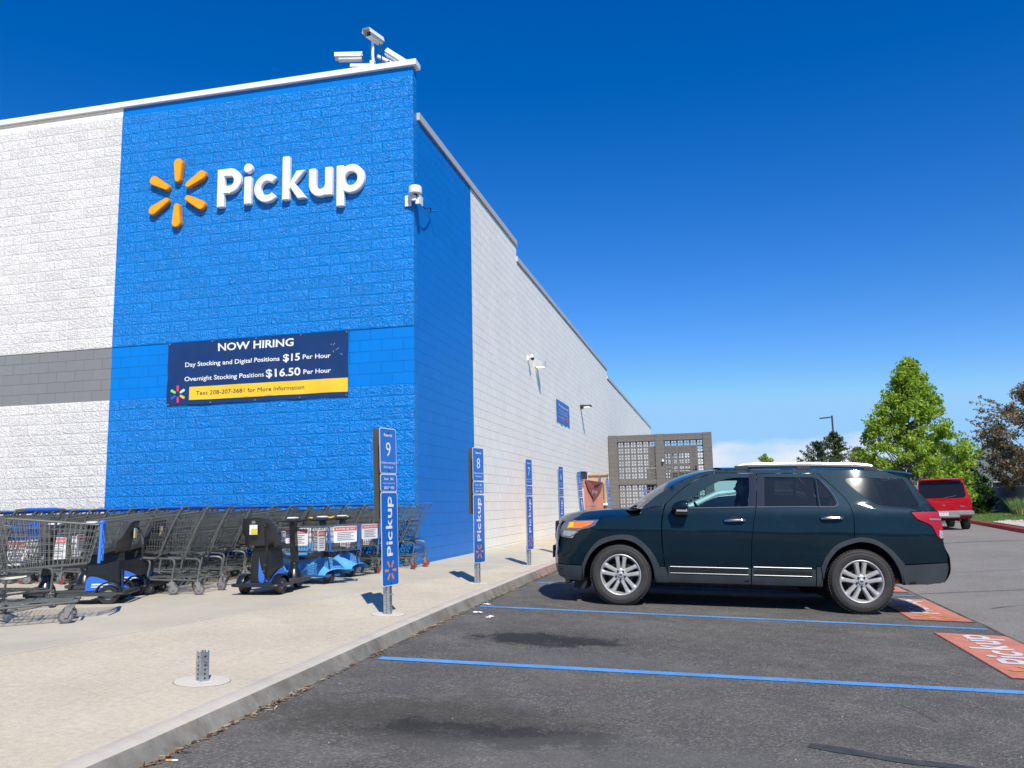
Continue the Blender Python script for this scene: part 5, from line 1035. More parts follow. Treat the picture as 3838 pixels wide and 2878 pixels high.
def make_cart(red=False,flap=True):
    c=empty('shopping_cart',(0,0,0)); T=M_ct
    top=lambda x,s:Vector((x,s*(.275-.055*x/.92),.965-.10*x/.92)); bot=lambda x,s:Vector((x,s*(.215-.03*x),.475+.05*(x-.12)))
    mb=MB()
    for s in (-1,1): wires(mb,bot(.16,s),bot(.86,s),top(.94,s),top(.02,s),22,6)
    wires(mb,bot(.16,-1),bot(.86,-1),bot(.86,1),bot(.16,1),12,8); wires(mb,bot(.86,-1),bot(.86,1),top(.94,1),top(.94,-1),9,6)
    mb.tube([top(.0,-1),top(.94,-1),top(.94,1),top(.0,1)],.006,6); mb.build('basket',T,c)
    mb=MB(); wires(mb,bot(.17,-.95),bot(.17,.95),top(-.0,.95),top(-.0,-.95),11,7); mb.build('rear_gate',T,c)
    mb=MB(); wires(mb,(.10,-.20,.74),(.10,.20,.74),(.20,.20,.95),(.20,-.20,.95),8,3,.0028); wires(mb,(.10,-.20,.74),(.10,.20,.74),(.02,.20,.72),(.02,-.20,.72),8,1,.0028); mb.build('child_seat',T,c)
    if flap:
        mb=MB(); mb.box((.09,-.09,.80),(.01,.15,.18),Matrix.Rotation(R(12),3,'Y')); mb.box((.09,.09,.80),(.01,.15,.18),Matrix.Rotation(R(12),3,'Y')); mb.build('seat_flap',M_cb,c)
    mb=MB()
    for s in (-1,1):
        mb.tube(cat_([(-.10,s*.275,1.0),(-.085,s*.275,.985),(.02,s*.27,.80),(.16,s*.25,.52),(.20,s*.235,.44),(.27,s*.225,.415),(.40,s*.215,.425)],3),.0125,8)
        mb.tube(cat_([(.42,s*.21,.43),(.15,s*.225,.415),(.02,s*.25,.405),(-.02,s*.262,.36),(-.005,s*.268,.25),(0,s*.27,.165)],3),.0115,8)
        mb.tube(cat_([(-.03,s*.268,.18),(.0,s*.268,.165),(.4,s*.22,.175),(.76,s*.16,.185),(.80,s*.14,.19)],3),.0115,8)
    mb.tube([(.80,-.14,.19),(.80,.14,.19)],.0115,8); mb.tube([(.0,-.26,.18),(.0,.26,.18)],.010,8); mb.tube([(.42,-.21,.43),(.42,.21,.43)],.009,6)
    mb.build('frame',T,c,smooth=True)
    h=empty('handle',(0,0,0)); h.parent=c
    mb=MB(); mb.tube(cat_([(-.085,-.275,.985),(-.115,-.272,1.01),(-.125,-.24,1.018),(-.125,.24,1.018),(-.115,.272,1.01),(-.085,.275,.985)],3),.013,8); mb.build('handle_bar',T,h,smooth=True)
    mb=MB(); mb.tube([(-.125,-.19,1.018),(-.125,.19,1.018)],.019,10); mb.build('handle_grip',M_cb,h,smooth=True)
    mb=MB(); wires(mb,(.03,-.25,.20),(.76,-.16,.20),(.76,.16,.20),(.03,.25,.20),8,8,.0035); mb.build('lower_tray',T,c)
    for s in (-1,1): caster(c,(0,s*.27,0),red,random.uniform(-.5,.5)); caster(c,(.74,s*.16,0),red,random.uniform(-.9,.9))
    return c
def strip(c,lab,grp=None): tag(c,lab,'shopping cart',grp); return c
random.seed(11)
cartA=make_cart(False,False); cartB=make_cart(True,False)
rows_=[(-.47,.22,30,.305,180,'in the row nearest the blue wall',True),(-1.36,-.02,28,.30,180.5,'in the second row out from the wall',True),(-2.3,-1.05,22,.31,181,'in the middle row behind the scooters',False),(-3.2,-1.45,18,.32,182,'in the fourth row out from the wall',False),(-4.42,-1.05,3,.33,184,'in the short row beside the black scooters',False)]
first={0:True,1:True}
for ri,(y,x0,n,pt,rz,where,red) in enumerate(rows_):
    for i in range(n):
        k=1 if (i==0 and red) or (i%5==3) else 0; src=(cartA,cartB)[k]
        c=src if first[k] else dup(src); first[k]=False
        c.location=(x0-i*pt+random.uniform(-.02,.02),y+.004*i+random.uniform(-.02,.02)+(i*pt*.02 if ri else 0),.02+.004*(i%2)); c.rotation_euler=(0,0,R(rz+random.uniform(-1.6,1.6)))
        if i==0:
            strip(c,['rightmost grey wire shopping cart with red caster hubs at the blue corner','last cart of the row behind sign 9, red caster hubs','last grey cart of the middle row, behind the light blue scooters','last grey cart of the fourth row, behind the single black scooter','last grey cart of the short row, right of the paired black scooters'][ri])
        else: strip(c,'grey wire shopping cart nested '+where,'shopping carts nested '+where)
        c['group']='shopping carts nested '+where
big=make_cart(False,False); big.location=(-1.47,-7.36,.02); big.rotation_euler=(0,0,R(36)); big.scale=(1.06,1.06,1.0); tag(big,'foreground grey shopping cart with blue front bumper, nearest at left edge','shopping cart')
mb=MB(); t=lambda s,z:Vector((.955 if z>.8 else .885,s*.225,z)); 
mb.bbox((.965,0,.885),(.035,.50,.035),.01)
for s in (-1,1): mb.tube([(.965,s*.235,.87),(.962,s*.225,.70),(.955,s*.21,.52)],.013,8)
mb.build('front_bumper',mat('bumper_blue',(.06,.22,.70,1),.4),big,smooth=True)
b2=make_cart(False,True); b2.location=(-1.95,-6.2,.02); b2.rotation_euler=(0,0,R(172)); tag(b2,'grey shopping cart with blue handle behind the nearest cart, left edge','shopping cart')
b3=dup(b2,loc=(-2.6,-6.9,.02),rz=R(20)); tag(b3,'grey shopping cart tucked behind the nearest cart, cut by the photo edge','shopping cart')
# ---------------------------------------------------------------- mobility scooters
M_sk=mat('scooter_black',(.026,.027,.029,1),.33,nscale=15,namt=.2); M_sp=mat('scooter_pedestal',(.012,.013,.015,1),.3,coat=.3); M_sbl=mat('scooter_blue',(.03,.16,.60,1),.3,coat=.5); M_slb=mat('scooter_light_blue',(.10,.36,.72,1),.35,coat=.3); M_plat=mat('scooter_deck',(.05,.052,.055,1),.8); M_yel=mat('label_yellow',(.70,.52,.02,1),.5); M_lw=mat('label_white',(.75,.75,.74,1),.5)
def notice(parent,loc,rz,w_=.36,h=.26,name='notice_card',red=True):
    e=empty(name,loc,rz); e.parent=parent; mb=MB(); plate(mb,[rrect(-w_/2,-h/2,w_/2,h/2,.02)],[],lambda u,v:(u,0,v),lambda u,v:(u,.006,v),back=True); mb.build('card',M_lw,e)
    mb=MB()
    if red:
        plate(mb,[rect(-w_/2+.005,h*.22,w_/2-.005,h/2-.01)],[],lambda u,v:(u,-.002,v)); mb.build('red_header',mat('print_red',(.6,.08,.05,1),.5),e); mb=MB(); text(mb,'IN-STORE USE ONLY',lambda u,v:(u,-.004,v),0,h*.28,h*.12,w_*.85,bold=.02); mb.build('header_text',M_lw,e); mb=MB()
    for i in range(5): plate(mb,[rect(-w_*.36,h*(.10-.11*i)-.006,w_*(.36-.12*(i%2)),h*(.10-.11*i)+.006)],[],lambda u,v:(u,-.002,v))
    mb.build('print_lines',mat('print_grey',(.25,.25,.26,1),.6),e); return e
def make_scooter(lb=False):
    s=empty('mobility_scooter',(0,0,0)); T=M_slb if lb else M_sk
    mb=MB(); P=[(0,-.27),(.04,-.31),(.36,-.31),(.50,-.24),(1.0,-.20),(1.12,-.12),(1.12,.12),(1.0,.20),(.50,.24),(.36,.31),(.04,.31),(0,.27)]
    plate(mb,[P],[],lambda u,v:(u,v,.145),lambda u,v:(u,v,.105),back=True); plate(mb,[inset(P,.03)],[],lambda u,v:(u,v,.150)); mb.build('deck',M_plat if not lb else M_slb,s)
    pd=empty('pedestal',(0,0,0)); pd.parent=s; mb=MB()
    mb.grid([[(x,y*k,z) for x,y in ((.10,-.135),(.44,-.12),(.44,.12),(.10,.135),(.10,-.135))] for z,k in ((.145,1.05),(.35,1),(.48,.92),(.62,.80))],0,True); mb.build('pedestal_body',M_sp if not lb else M_slb,pd)
    if not lb:
        for sd in (-1,1):
            mb=MB(); plate(mb,[cat_([(.04,.16),(.26,.30),(.40,.335),(.44,.28),(.45,.16)],4)],[],lambda u,v:(u,sd*(.148-.03*max(0,v-.15)),v),flip=sd>0); mb.build('side_panel',M_sbl,pd)
            mb=MB(); mb.box((.29,sd*.150,.235),(.18,.004,.02)); mb.box((.32,sd*.150,.205),(.13,.004,.014)); mb.build('side_lettering',M_lw,pd)
        mb=MB(); plate(mb,[cat_([(-.02,.50),(.015,.36),(.10,.22),(.14,.17),(.0,.16),(-.03,.24)],4)],[],lambda u,v:(.092,-u*.8,v),flip=True); mb.build('rear_panel',M_sbl,pd)
    # seat shell
    st_=empty('seat',(0,0,-.24 if lb else 0)); st_.parent=s
    rows=[]; prof=[(.50,.635,.20,.0),(.47,.655,.225,.0),(.32,.64,.235,.02),(.17,.65,.235,.05),(.08,.70,.235,.07),(.05,.80,.225,.06),(.02,.92,.21,.03),(.0,1.0,.17,.01),(-.005,1.015,.10,0)]
    for x,z,w_,lip in prof: rows.append([(x+(lip*1.0 if z>.68 else 0)*abs(v)**3,w_*v,z+(lip*1.1 if z<=.70 else 0)*abs(v)**3) for v in [-1+k/6 for k in range(13)]])
    mb=MB(); mb.grid(rows,0,False); r2=[[(x-(.05 if z>.66 else 0),y*1.02,z-(.05 if z<.72 else 0)+(.008 if z>.95 else 0)) for x,y,z in r] for r in rows]; mb.grid(r2,0,True)
    n=len(rows); mb.grid([[rows[i][0],r2[i][0]] for i in range(n)],0,True); mb.grid([[rows[i][-1],r2[i][-1]] for i in range(n)],0,False); mb.grid([rows[-1],r2[-1]],0,False); mb.grid([rows[0],r2[0]],0,True); mb.build('seat_shell',M_sk,st_,smooth=True,sharp=50)
    mb=MB(); mb.box((-.042,.02,.865),(.004,.11,.13)); mb.build('label_card',M_lw,st_); mb=MB(); mb.box((-.046,.01,.845),(.004,.085,.07)); mb.build('yellow_label',M_yel,st_); mb=MB(); mb.box((-.043,.02,.965),(.004,.05,.035)); mb.build('small_plate',M_hubg,st_)
    # coiled cord
    mb=MB(); P=[]
    for i in range(150):
        t=i/149; c=Vector((-.055,-.15-.0*t,.90-.58*t+.06*math.sin(t*PI))); c.x-=.03*math.sin(t*PI); c.y-=.05*math.sin(t*PI); P.append(c+Vector((.014*math.cos(i*1.25),.014*math.sin(i*1.25),0)))
    mb.tube(P,.0055,5); mb.tube([(-.05,-.15,.90),(-.03,-.15,.93)],.014,6); mb.build('coiled_cord',M_pl,s,smooth=True)
    def wh(x,y,r,nm):
        w_=empty(nm,(x,y,r)); w_.parent=s; mb=MB(); mb.lathe([(r*.55,-.03),(r*.9,-.032),(r,-.02),(r,.02),(r*.9,.032),(r*.55,.03)],24); mb.build('tyre',M_sk,w_,smooth=True); mb=MB(); mb.lathe([(0,-.028),(r*.56,-.022),(r*.56,.022),(0,.028)],16); mb.build('rim',M_hubg,w_)
    wh(.16,-.25,.115,'rear_wheel'); wh(.16,.25,.115,'rear_wheel'); wh(1.02,0,.11,'front_wheel')
    for sd in (-1,1):
        mb=MB(); mb.grid([[(.16+rr*math.cos(a),sd*y,.13+rr*math.sin(a)) for a in [PI*k/10 for k in range(11)]] for y,rr in ((.20,.135),(.22,.145),(.29,.145),(.305,.125))],0,sd>0); mb.build('mudguard',T if lb else M_sp,s,smooth=True)
    mb=MB(); mb.tube(cat_([(.06,-.33,.13),(-.02,-.31,.13),(-.04,-.2,.13),(-.04,.2,.13),(-.02,.31,.13),(.06,.33,.13)],4),.022,8); mb.build('rear_bumper',M_pl,s,smooth=True)
    tl=empty('tiller',(0,0,0)); tl.parent=s
    if lb:
        mb=MB(); rows=[]
        for t in [i/8 for i in range(9)]: rows.append([(.72+.50*t+.02*math.cos(a),.26*(1-.25*t*t)*math.cos(a),.14+(.26+.0*t)*math.sin(PI*(.15+.85*min(1,t*1.1))*.9)*max(0,math.sin(a))) for a in [PI*k/10 for k in range(11)]])
        mb.grid(rows,0,True); mb.build('front_cover',M_slb,s,smooth=True)
    mb=MB(); mb.lathe([(.11,.14),(.10,.20),(.07,.26),(.055,.30),(.06,.33),(.05,.36)],20,axis='Z',c=(.92,0,0)); mb.build('tiller_boot',M_sp,tl,smooth=True)
    mb=MB(); mb.box((.90,0,.64),(.075,.085,.62),Matrix.Rotation(R(-6),3,'Y'),top=.85); mb.build('tiller_column',M_sp,tl)
    mb=MB(); mb.bbox((.86,0,.96),(.17,.16,.05),.02); mb.tube([(.84,-.23,.97),(.87,-.10,.955),(.87,.10,.955),(.84,.23,.97)],.018,8); mb.build('handlebar',M_pl,tl,smooth=True)
    mb=MB(); mb.bbox((.86,0,1.0),(.13,.12,.03),.012); mb.build('control_cap',M_lw,tl,smooth=True)
    if lb: mb=MB(); mb.tube([(.82,-.2,.985),(.81,-.14,.99)],.016,6); mb.tube([(.82,.2,.985),(.81,.14,.99)],.016,6); mb.build('yellow_lever',M_yel,tl)
    bk=empty('front_basket',(0,0,0)); bk.parent=s; mb=MB(); B=lambda x,y,z:(x,y,z)
    x0,x1,w0,w1,z0,z1=.98,1.38,.24,.28,.50,.86
    for sd in (-1,1): wires(mb,(x0+.03,sd*w0,z0),(x1-.03,sd*w0,z0),(x1,sd*w1,z1),(x0,sd*w1,z1),10,5,.0032)
    wires(mb,(x0+.03,-w0,z0),(x0+.03,w0,z0),(x0,w1,z1),(x0,-w1,z1),12,5,.0032); wires(mb,(x1-.03,-w0,z0),(x1-.03,w0,z0),(x1,w1,z1),(x1,-w1,z1),12,5,.0032); wires(mb,(x0+.03,-w0,z0),(x1-.03,-w0,z0),(x1-.03,w0,z0),(x0+.03,w0,z0),8,8,.0032)
    mb.tube([(x0,-w1,z1),(x1,-w1,z1),(x1,w1,z1),(x0,w1,z1),(x0,-w1,z1)],.008,6); mb.tube([(1.0,0,.52),(.93,0,.50)],.02,6); mb.build('wire_basket',M_ct,bk)
    for sd in (-1,1):
        mb=MB(); mb.tube([(x1+.012,sd*w1*.98,z1),(x1-.01,sd*w0,z0)],.012,6); mb.build('basket_trim',M_cb,bk)
    notice(bk,(x1+.012,0,.74),R(90),.40,.24); notice(bk,(1.15,-w1+.0,.66),0,.20,.30,red=True); notice(bk,(1.15,w1,.66),PI,.20,.30); notice(bk,(x0-.012,0,.72),R(-90),.34,.24)
    return s
s1=make_scooter(); s1.location=(-1.42,-5.33,.02); s1.rotation_euler=(0,0,R(203)); tag(s1,'black scooter with blue side panel, left of the pair','mobility scooter','black mobility scooters')
s2=dup(s1,loc=(-1.68,-4.50,.02),rz=R(194)); tag(s2,'black scooter with blue side panel, right of the pair','mobility scooter')
s3=dup(s1,loc=(-.24,-4.70,.02),rz=R(88)); tag(s3,'black scooter standing alone with its seat back to the camera','mobility scooter')
s4=make_scooter(True); s4.location=(-.88,-2.78,.02); s4.rotation_euler=(0,0,R(-28)); tag(s4,'light blue scooter with notice cards right behind the lone black scooter','mobility scooter','light blue mobility scooters')
s5=dup(s4,loc=(-1.12,-1.98,.02),rz=R(-14)); tag(s5,'light blue scooter furthest right, next to the carts behind sign 9','mobility scooter')
for q in (s1,s2,s3,s4,s5): q.scale=(.94,.92,.86)
# ---------------------------------------------------------------- debris along the kerb, litter
random.seed(5)
mb=MB()
for i in range(900):
    y=-11+random.random()**1.0*13; 
    if noise.noise((y*1.3,2,0))<-.15 and random.random()<.8: continue
    k=kx(y); x=k+abs(random.gauss(0,.022))+.003; l=random.uniform(.008,.03); a=random.uniform(0,PI); w_=random.uniform(.002,.006); z=zl(x,y)+.002+random.random()*.012
    c,s=math.cos(a),math.sin(a); t=random.uniform(-.006,.006)
    mb.add([(x-l*c+w_*s,y-l*s-w_*c,z),(x-l*c-w_*s,y-l*s+w_*c,z+.002),(x+l*c-w_*s,y+l*s+w_*c,z+t+.003),(x+l*c+w_*s,y+l*s-w_*c,z+t)],[(0,1,2,3)],random.choice((0,0,1,2)))
o=mb.build('dry_debris',[mat('debris_brown',(.22,.12,.055,1),.9),mat('debris_tan',(.38,.28,.15,1),.9),mat('debris_dark',(.07,.05,.035,1),.9)]); tag(o,kind='stuff')
mb=MB()
for i in range(260):
    x=random.uniform(2.4,8.5); y=random.uniform(-12,-1)
    r=random.uniform(.002,.005); z=zl(x,y)
    mb.add([(x-r,y-r,z),(x+r,y-r,z),(x,y+r,z),(x,y,z+r*1.5)],[(0,1,3),(1,2,3),(2,0,3)],random.choice((0,0,1)))
o=mb.build('grit',[mat('grit_pale',(.30,.29,.26,1),.9),M_dark]); tag(o,kind='stuff')
def litter(x,y,name,label,cat,fn): 
    mb=MB(); fn(mb); o=mb.build(name,[M_w,mat('filter_orange',(.70,.36,.08,1),.8)],loc=(x,y,zl(x,y) if x>kx(y) else zs(x)),smooth=False); o.rotation_euler=(0,0,random.uniform(0,3)); tag(o,label,cat)
def butt(mb): mb.tube([(-.03,0,.006),(-.0,0,.006)],.0045,8,mi=1); mb.tube([(0,0,.006),(.028,0,.006)],.0043,8,mi=0)
def paper(r):
    def f(mb):
        n=7; rows=[[(r*(i/n-.5)*2,r*.6*(j/n-.5)*2,.006+.02*abs(noise.noise((i*.6,j*.7,r*90)))) for j in range(n+1)] for i in range(n+1)]; mb.grid(rows,0,False); mb.grid([[(a,b,c-.003) for a,b,c in q] for q in rows],0,True)
    return f
litter(kx(-8.95)+.07,-8.95,'cigarette_butt','orange tipped cigarette butt in the kerb gutter, right one','cigarette butt',butt); litter(kx(-10)+.08,-10.0,'cigarette_butt','orange tipped cigarette butt in the kerb gutter, nearest one','cigarette butt',butt)
litter(2.24,-3.7,'paper_scrap','crumpled white scrap by the kerb end of second stall line','litter',paper(.04)); litter(2.33,-4.45,'paper_scrap','flat white scrap in the gutter just before the second stall line','litter',paper(.05)); litter(2.55,-4.75,'paper_scrap','small white scrap on the dark asphalt near the kerb','litter',paper(.05)); 
litter(12.3,.3,'paper_scrap','small white scrap far out on the old grey asphalt','litter',paper(.04))
# ---------------------------------------------------------------- background: kerb, lawn, trees, fence wall, house
import numpy as np
KR=[(12.4,-2),(14.83,17.82),(16.55,30.85),(18.4,44),(20,56),(22,70)]
def kr(y):
    for (a,b),(c,d) in zip(KR,KR[1:]):
        if y<=d: return a+(c-a)*(y-b)/(d-b)
    return KR[-1][0]
yy=[-2,4,10,14,18,22,26,30,34,38,42,46,50,56,64,70]
M_rk=mat('kerb_red_paint',(.42,.045,.045,1),.7,nscale=2,namt=.25)
mb=MB(); mb.grid([[(kr(y)-.02,y,-.30),(kr(y),y,-.16),(kr(y)+.03,y,-.14),(kr(y)+.18,y,-.14)] for y in yy],0,True); st('red_kerb',mb,M_rk,smooth=True)
m,t,b,N,L=node_mat('lawn_green'); co=N('ShaderNodeTexCoord').outputs['Object']; L(mixc(t,mr(t,tn(t,co,.35,6,.7),.3,.7,0,1),mixc(t,mr(t,tn(t,co,30,4,.8),.3,.7,0,1),(.045,.10,.012,1),(.10,.18,.03,1)),(.13,.19,.045,1)),b.inputs['Base Color']); b.inputs['Roughness'].default_value=.95; bumpn(t,b,tn(t,co,60,5,.8),1,.05); M_lawn=m
mb=MB(); mb.grid([[(kr(y)+.18+(60-kr(y)-.18)*k,y,-.14+.14*min(1,k*8)) for k in (0,.02,.05,.1,.2,.5,1)] for y in yy],0,True); st('lawn',mb,M_lawn)
random.seed(2); mb=MB()
for i in range(9000):
    y=random.uniform(17,50); x=kr(y)+.2+random.random()**.8*(22-kr(y)); z=-.14+.14*min(1,(x-kr(y))/43*8); h=random.uniform(.03,.07); a=random.uniform(0,PI); w_=.012
    mb.add([(x-w_*math.cos(a),y-w_*math.sin(a),z),(x+w_*math.cos(a),y+w_*math.sin(a),z),(x+random.uniform(-.03,.03),y+random.uniform(-.03,.03),z+h)],[(0,1,2)],random.randint(0,1))
o=mb.build('grass_blades',[mat('grass_a',(.07,.15,.02,1),.9),mat('grass_b',(.13,.22,.04,1),.9)]); tag(o,kind='stuff')
mb=MB(); P=[(kr(17)+.2,17),(kr(25)+.22,25),(kr(27)+1.2,27.5),(19.2,25),(19.5,20),(18,15),(kr(14)+.2,14)]; plate(mb,[P],[],lambda u,v:(u,v,-.10),lambda u,v:(u,v,-.2),sp=.5)
for i in range(2500):
    u=random.uniform(14.8,19.5); v=random.uniform(14,27.5)
    if inside((u,v),P): r=random.uniform(.02,.045); mb.add([(u-r,v-r,-.10),(u+r,v-r,-.10),(u+r*.3,v+r,-.10),(u,v,-.10+r)],[(0,1,3),(1,2,3),(2,0,3)])
o=mb.build('gravel_bed',mat('gravel_white',(.42,.38,.32,1),.9,nscale=14,namt=.2)); tag(o,kind='stuff')
def foliage(name,cols,trans=.35):
    m=bpy.data.materials.new(name); m.use_nodes=True; t=m.node_tree; t.nodes.clear(); N=t.nodes.new
    o=N('ShaderNodeOutputMaterial'); g=N('ShaderNodeNewGeometry'); rp=N('ShaderNodeValToRGB'); rp.color_ramp.elements[0].color=cols[0]; rp.color_ramp.elements[1].color=cols[-1]
    for i,c in enumerate(cols[1:-1]): e=rp.color_ramp.elements.new((i+1)/(len(cols)-1)); e.color=c
    t.links.new(g.outputs['Random Per Island'],rp.inputs[0]); d=N('ShaderNodeBsdfDiffuse'); tr=N('ShaderNodeBsdfTranslucent'); mx=N('ShaderNodeMixShader'); mx.inputs[0].default_value=trans
    t.links.new(rp.outputs[0],d.inputs[0]); t.links.new(rp.outputs[0],tr.inputs[0]); t.links.new(d.outputs[0],mx.inputs[1]); t.links.new(tr.outputs[0],mx.inputs[2]); t.links.new(mx.outputs[0],o.inputs[0]); return m
F_br=foliage('leaf_bright',[(.14,.25,.03,1),(.34,.49,.06,1),(.52,.64,.12,1)],.5); F_dk=foliage('leaf_dark',[(.02,.055,.012,1),(.05,.11,.02,1),(.08,.15,.03,1)],.3); F_pine=foliage('needle_blue',[(.035,.065,.045,1),(.07,.115,.07,1),(.11,.15,.09,1)],.15); F_spr=foliage('needle_green',[(.03,.055,.015,1),(.07,.10,.025,1),(.12,.14,.04,1)],.15); F_pur=foliage('leaf_purple',[(.15,.11,.05,1),(.30,.21,.16,1),(.20,.20,.05,1),(.42,.31,.26,1)],.35); F_gr=foliage('blade_green',[(.12,.20,.06,1),(.2,.3,.1,1)],.3); F_dry=foliage('blade_dry',[(.40,.30,.15,1),(.52,.42,.25,1)],.2)
M_bark=mat('bark',(.12,.09,.07,1),.9,nscale=12,namt=.3,bump=.6,bscale=30)
def leaves(name,cent,rad,n,size,m,parent,seed,flat=.5,long_=1.0):
    rg=np.random.default_rng(seed); K=len(cent); cent=np.array(cent); rad=np.array(rad)
    idx=rg.integers(0,K,n); d=rg.normal(size=(n,3)); d/=np.linalg.norm(d,axis=1)[:,None]; r=rg.random(n)**.45
    p=cent[idx]+d*(rad[idx]*r)[:,None]*np.array([1,1,.8])
    a=rg.normal(size=(n,3)); a/=np.linalg.norm(a,axis=1)[:,None]; nn=rg.normal(size=(n,3)); nn[:,2]+=flat*2; b=np.cross(a,nn); b/=np.linalg.norm(b,axis=1)[:,None]+1e-9
    s=size*(.6+.8*rg.random(n))[:,None]
    V=np.empty((n,4,3)); V[:,0]=p-a*s*long_; V[:,1]=p-b*s*.55; V[:,2]=p+a*s*long_; V[:,3]=p+b*s*.55
    me=bpy.data.meshes.new(name); me.vertices.add(n*4); me.vertices.foreach_set('co',V.reshape(-1)); me.loops.add(n*4); me.loops.foreach_set('vertex_index',np.arange(n*4,dtype=np.int32)); me.polygons.add(n); me.polygons.foreach_set('loop_start',np.arange(0,n*4,4,dtype=np.int32)); me.polygons.foreach_set('loop_total',np.full(n,4,dtype=np.int32)); me.materials.append(m); me.update(); me.validate()
    o=bpy.data.objects.new(name,me); col.objects.link(o); o.parent=parent; return o
def deciduous(name,loc,h,prof,ncl,nl,size,m,label,seed,clr=.42,trunk=.14,skew=None,lab='tree'):
    e=empty(name,loc); tag(e,label,lab); rg=random.Random(seed); cent=[];rad=[]; mb=MB()
    mb.tube([(0,0,-.2),(.03,0,h*.2),(-.03,.04,h*.55),(0,0,h*.93)],trunk,8,r2=trunk*.15)
    for i in range(ncl):
        z=h*rg.random()**.85
        z=prof[0][0]+(h-prof[0][0])*rg.random()
        for (a,b),(c,d) in zip(prof,prof[1:]):
            if z<=c: rr=b+(d-b)*(z-a)/(c-a); break
        else: rr=prof[-1][1]
        a=rg.random()*2*PI; q=rr*math.sqrt(.06+.94*rg.random())*(1+.16*noise.noise((a*1.6,z*.7,seed))*1.5); x,y=q*math.cos(a),q*math.sin(a)
        if skew: x,y=x+skew[0]*z/h,y+skew[1]*z/h
        cent.append((x,y,z)); rad.append(clr*(.6+.6*rg.random()))
        if i%2==0: z0=max(h*.12,z-q*.9-.2); mb.tube([(0,0,z0),(x*.45,y*.45,z0+(z-z0)*.35),(x,y,z)],.035,5,r2=.008)
    mb.build('trunk',M_bark,e,smooth=True); leaves('crown',cent,rad,nl,size,m,e,seed); return e
deciduous('broadleaf_tree',(14.25,31.3,-.25),7.85,[(.7,2.0),(1.6,2.65),(3.0,2.85),(4.2,2.35),(5.3,1.65),(6.4,1.0),(7.3,.5),(7.9,.08)],400,33000,.082,F_br,'tall bright green pyramidal tree behind the red SUV',4,.40,.14,(.38,0))
pt=deciduous('plum_tree',(24.0,41.5,0),7.4,[(1.3,2.2),(2.6,3.2),(4.6,3.3),(6,2.4),(7.4,.8)],300,34000,.075,F_pur,'purple leaved tree with sparse twigs at right edge',9,.5,.18)
rg=random.Random(4); mb=MB(); cc=[]
for i in range(26):
    a=R(rg.uniform(140,225)); z0=rg.uniform(2.6,6.2); L_=rg.uniform(1.2,2.1); p0=Vector((2.4*math.cos(a),2.4*math.sin(a),z0)); p1=p0+Vector((math.cos(a)*L_*.9,math.sin(a)*.3,rg.uniform(.1,.8))); mb.tube([p0,p0.lerp(p1,.5)+Vector((0,0,.08)),p1],.018,5,r2=.005)
    for k in range(7): cc.append(tuple(p0.lerp(p1,.3+.7*k/6)+Vector((rg.uniform(-.08,.08),rg.uniform(-.08,.08),rg.uniform(-.08,.08)))))
mb.build('twigs',M_bark,pt); leaves('twig_leaves',cc,[.12]*len(cc),1500,.07,F_pur,pt,5)
deciduous('plum_tree',(14.6,45.6,0),4.15,[(1.5,.6),(2.5,1.1),(3.4,1.3),(4.1,.9)],60,700,.06,F_pur,'sparse reddish tree left of the tall green tree',12,.3,.08)
deciduous('broadleaf_tree',(9.53,66.2,0),5.0,[(1.5,.7),(3,1.0),(4.2,.9),(5.0,.2)],50,2600,.10,F_br,'small distant green treetop above the roof rack',13,.3,.08)
deciduous('evergreen_shrub',(19.5,41.8,0),3.5,[(0,1.5),(1.2,1.5),(2.4,1.0),(3.5,.2)],110,9000,.06,F_dk,'dark green shrub just right of the red SUV',14,.35,.08,lab='shrub')
deciduous('evergreen_shrub',(18.2,43.2,0),4.6,[(0,1.5),(1.5,1.7),(3.2,1.2),(4.6,.2)],110,9000,.06,F_dk,'taller dark green bush behind the red SUV under the house roof',15,.4,.08,lab='shrub')
deciduous('evergreen_shrub',(20.6,44.6,0),2.9,[(0,1.2),(1.5,1.2),(2.9,.3)],70,4500,.06,F_dk,'low dark bush in front of the block fence end',16,.35,.06,lab='shrub')
def conifer(loc,h,r,m,label,seed,n=5200,name='conifer',up_=.25,tiers=26):
    e=empty(name,loc); tag(e,label,'tree'); rg=random.Random(seed); cent=[];rad=[]; mb=MB(); mb.tube([(0,0,-.2),(0,0,h)],.14,6,r2=.02)
    for k in range(tiers):
        z=h*(.08+.90*k/tiers); rr=r*(1-(z/h))**.75*(.75+.5*rg.random())+.06
        for j in range(7):
            a=rg.random()*2*PI; q=rr*(.75+.4*rg.random()); tip=Vector((q*math.cos(a),q*math.sin(a),z+up_*q)); mb.tube([(0,0,z),tip],.02,4,r2=.006)
            for s in (.35,.6,.85,1.02): cent.append(tuple(Vector((0,0,z)).lerp(tip,s))); rad.append(.16+.14*(1-s))
    mb.build('trunk',M_bark,e); leaves('crown',cent,rad,n,.055,m,e,seed,0,2.0); return e
conifer((12.9,55.9,0),5.55,2.3,F_pine,'blue grey pine left of the lamp pole',3,6000,'pine_tree',.75,15); conifer((14.42,57.7,0),6.45,2.3,F_spr,'tallest dark spruce directly behind the lamp pole',6,7500,'spruce_tree',.15); conifer((16.1,57.6,0),5.1,1.6,F_spr,'smaller spruce right of the lamp pole',8,5000,'spruce_tree',.15); conifer((17.6,59.0,0),4.4,1.5,F_spr,'low dark conifer half hidden by the bright green tree',21,3500,'spruce_tree',.15)
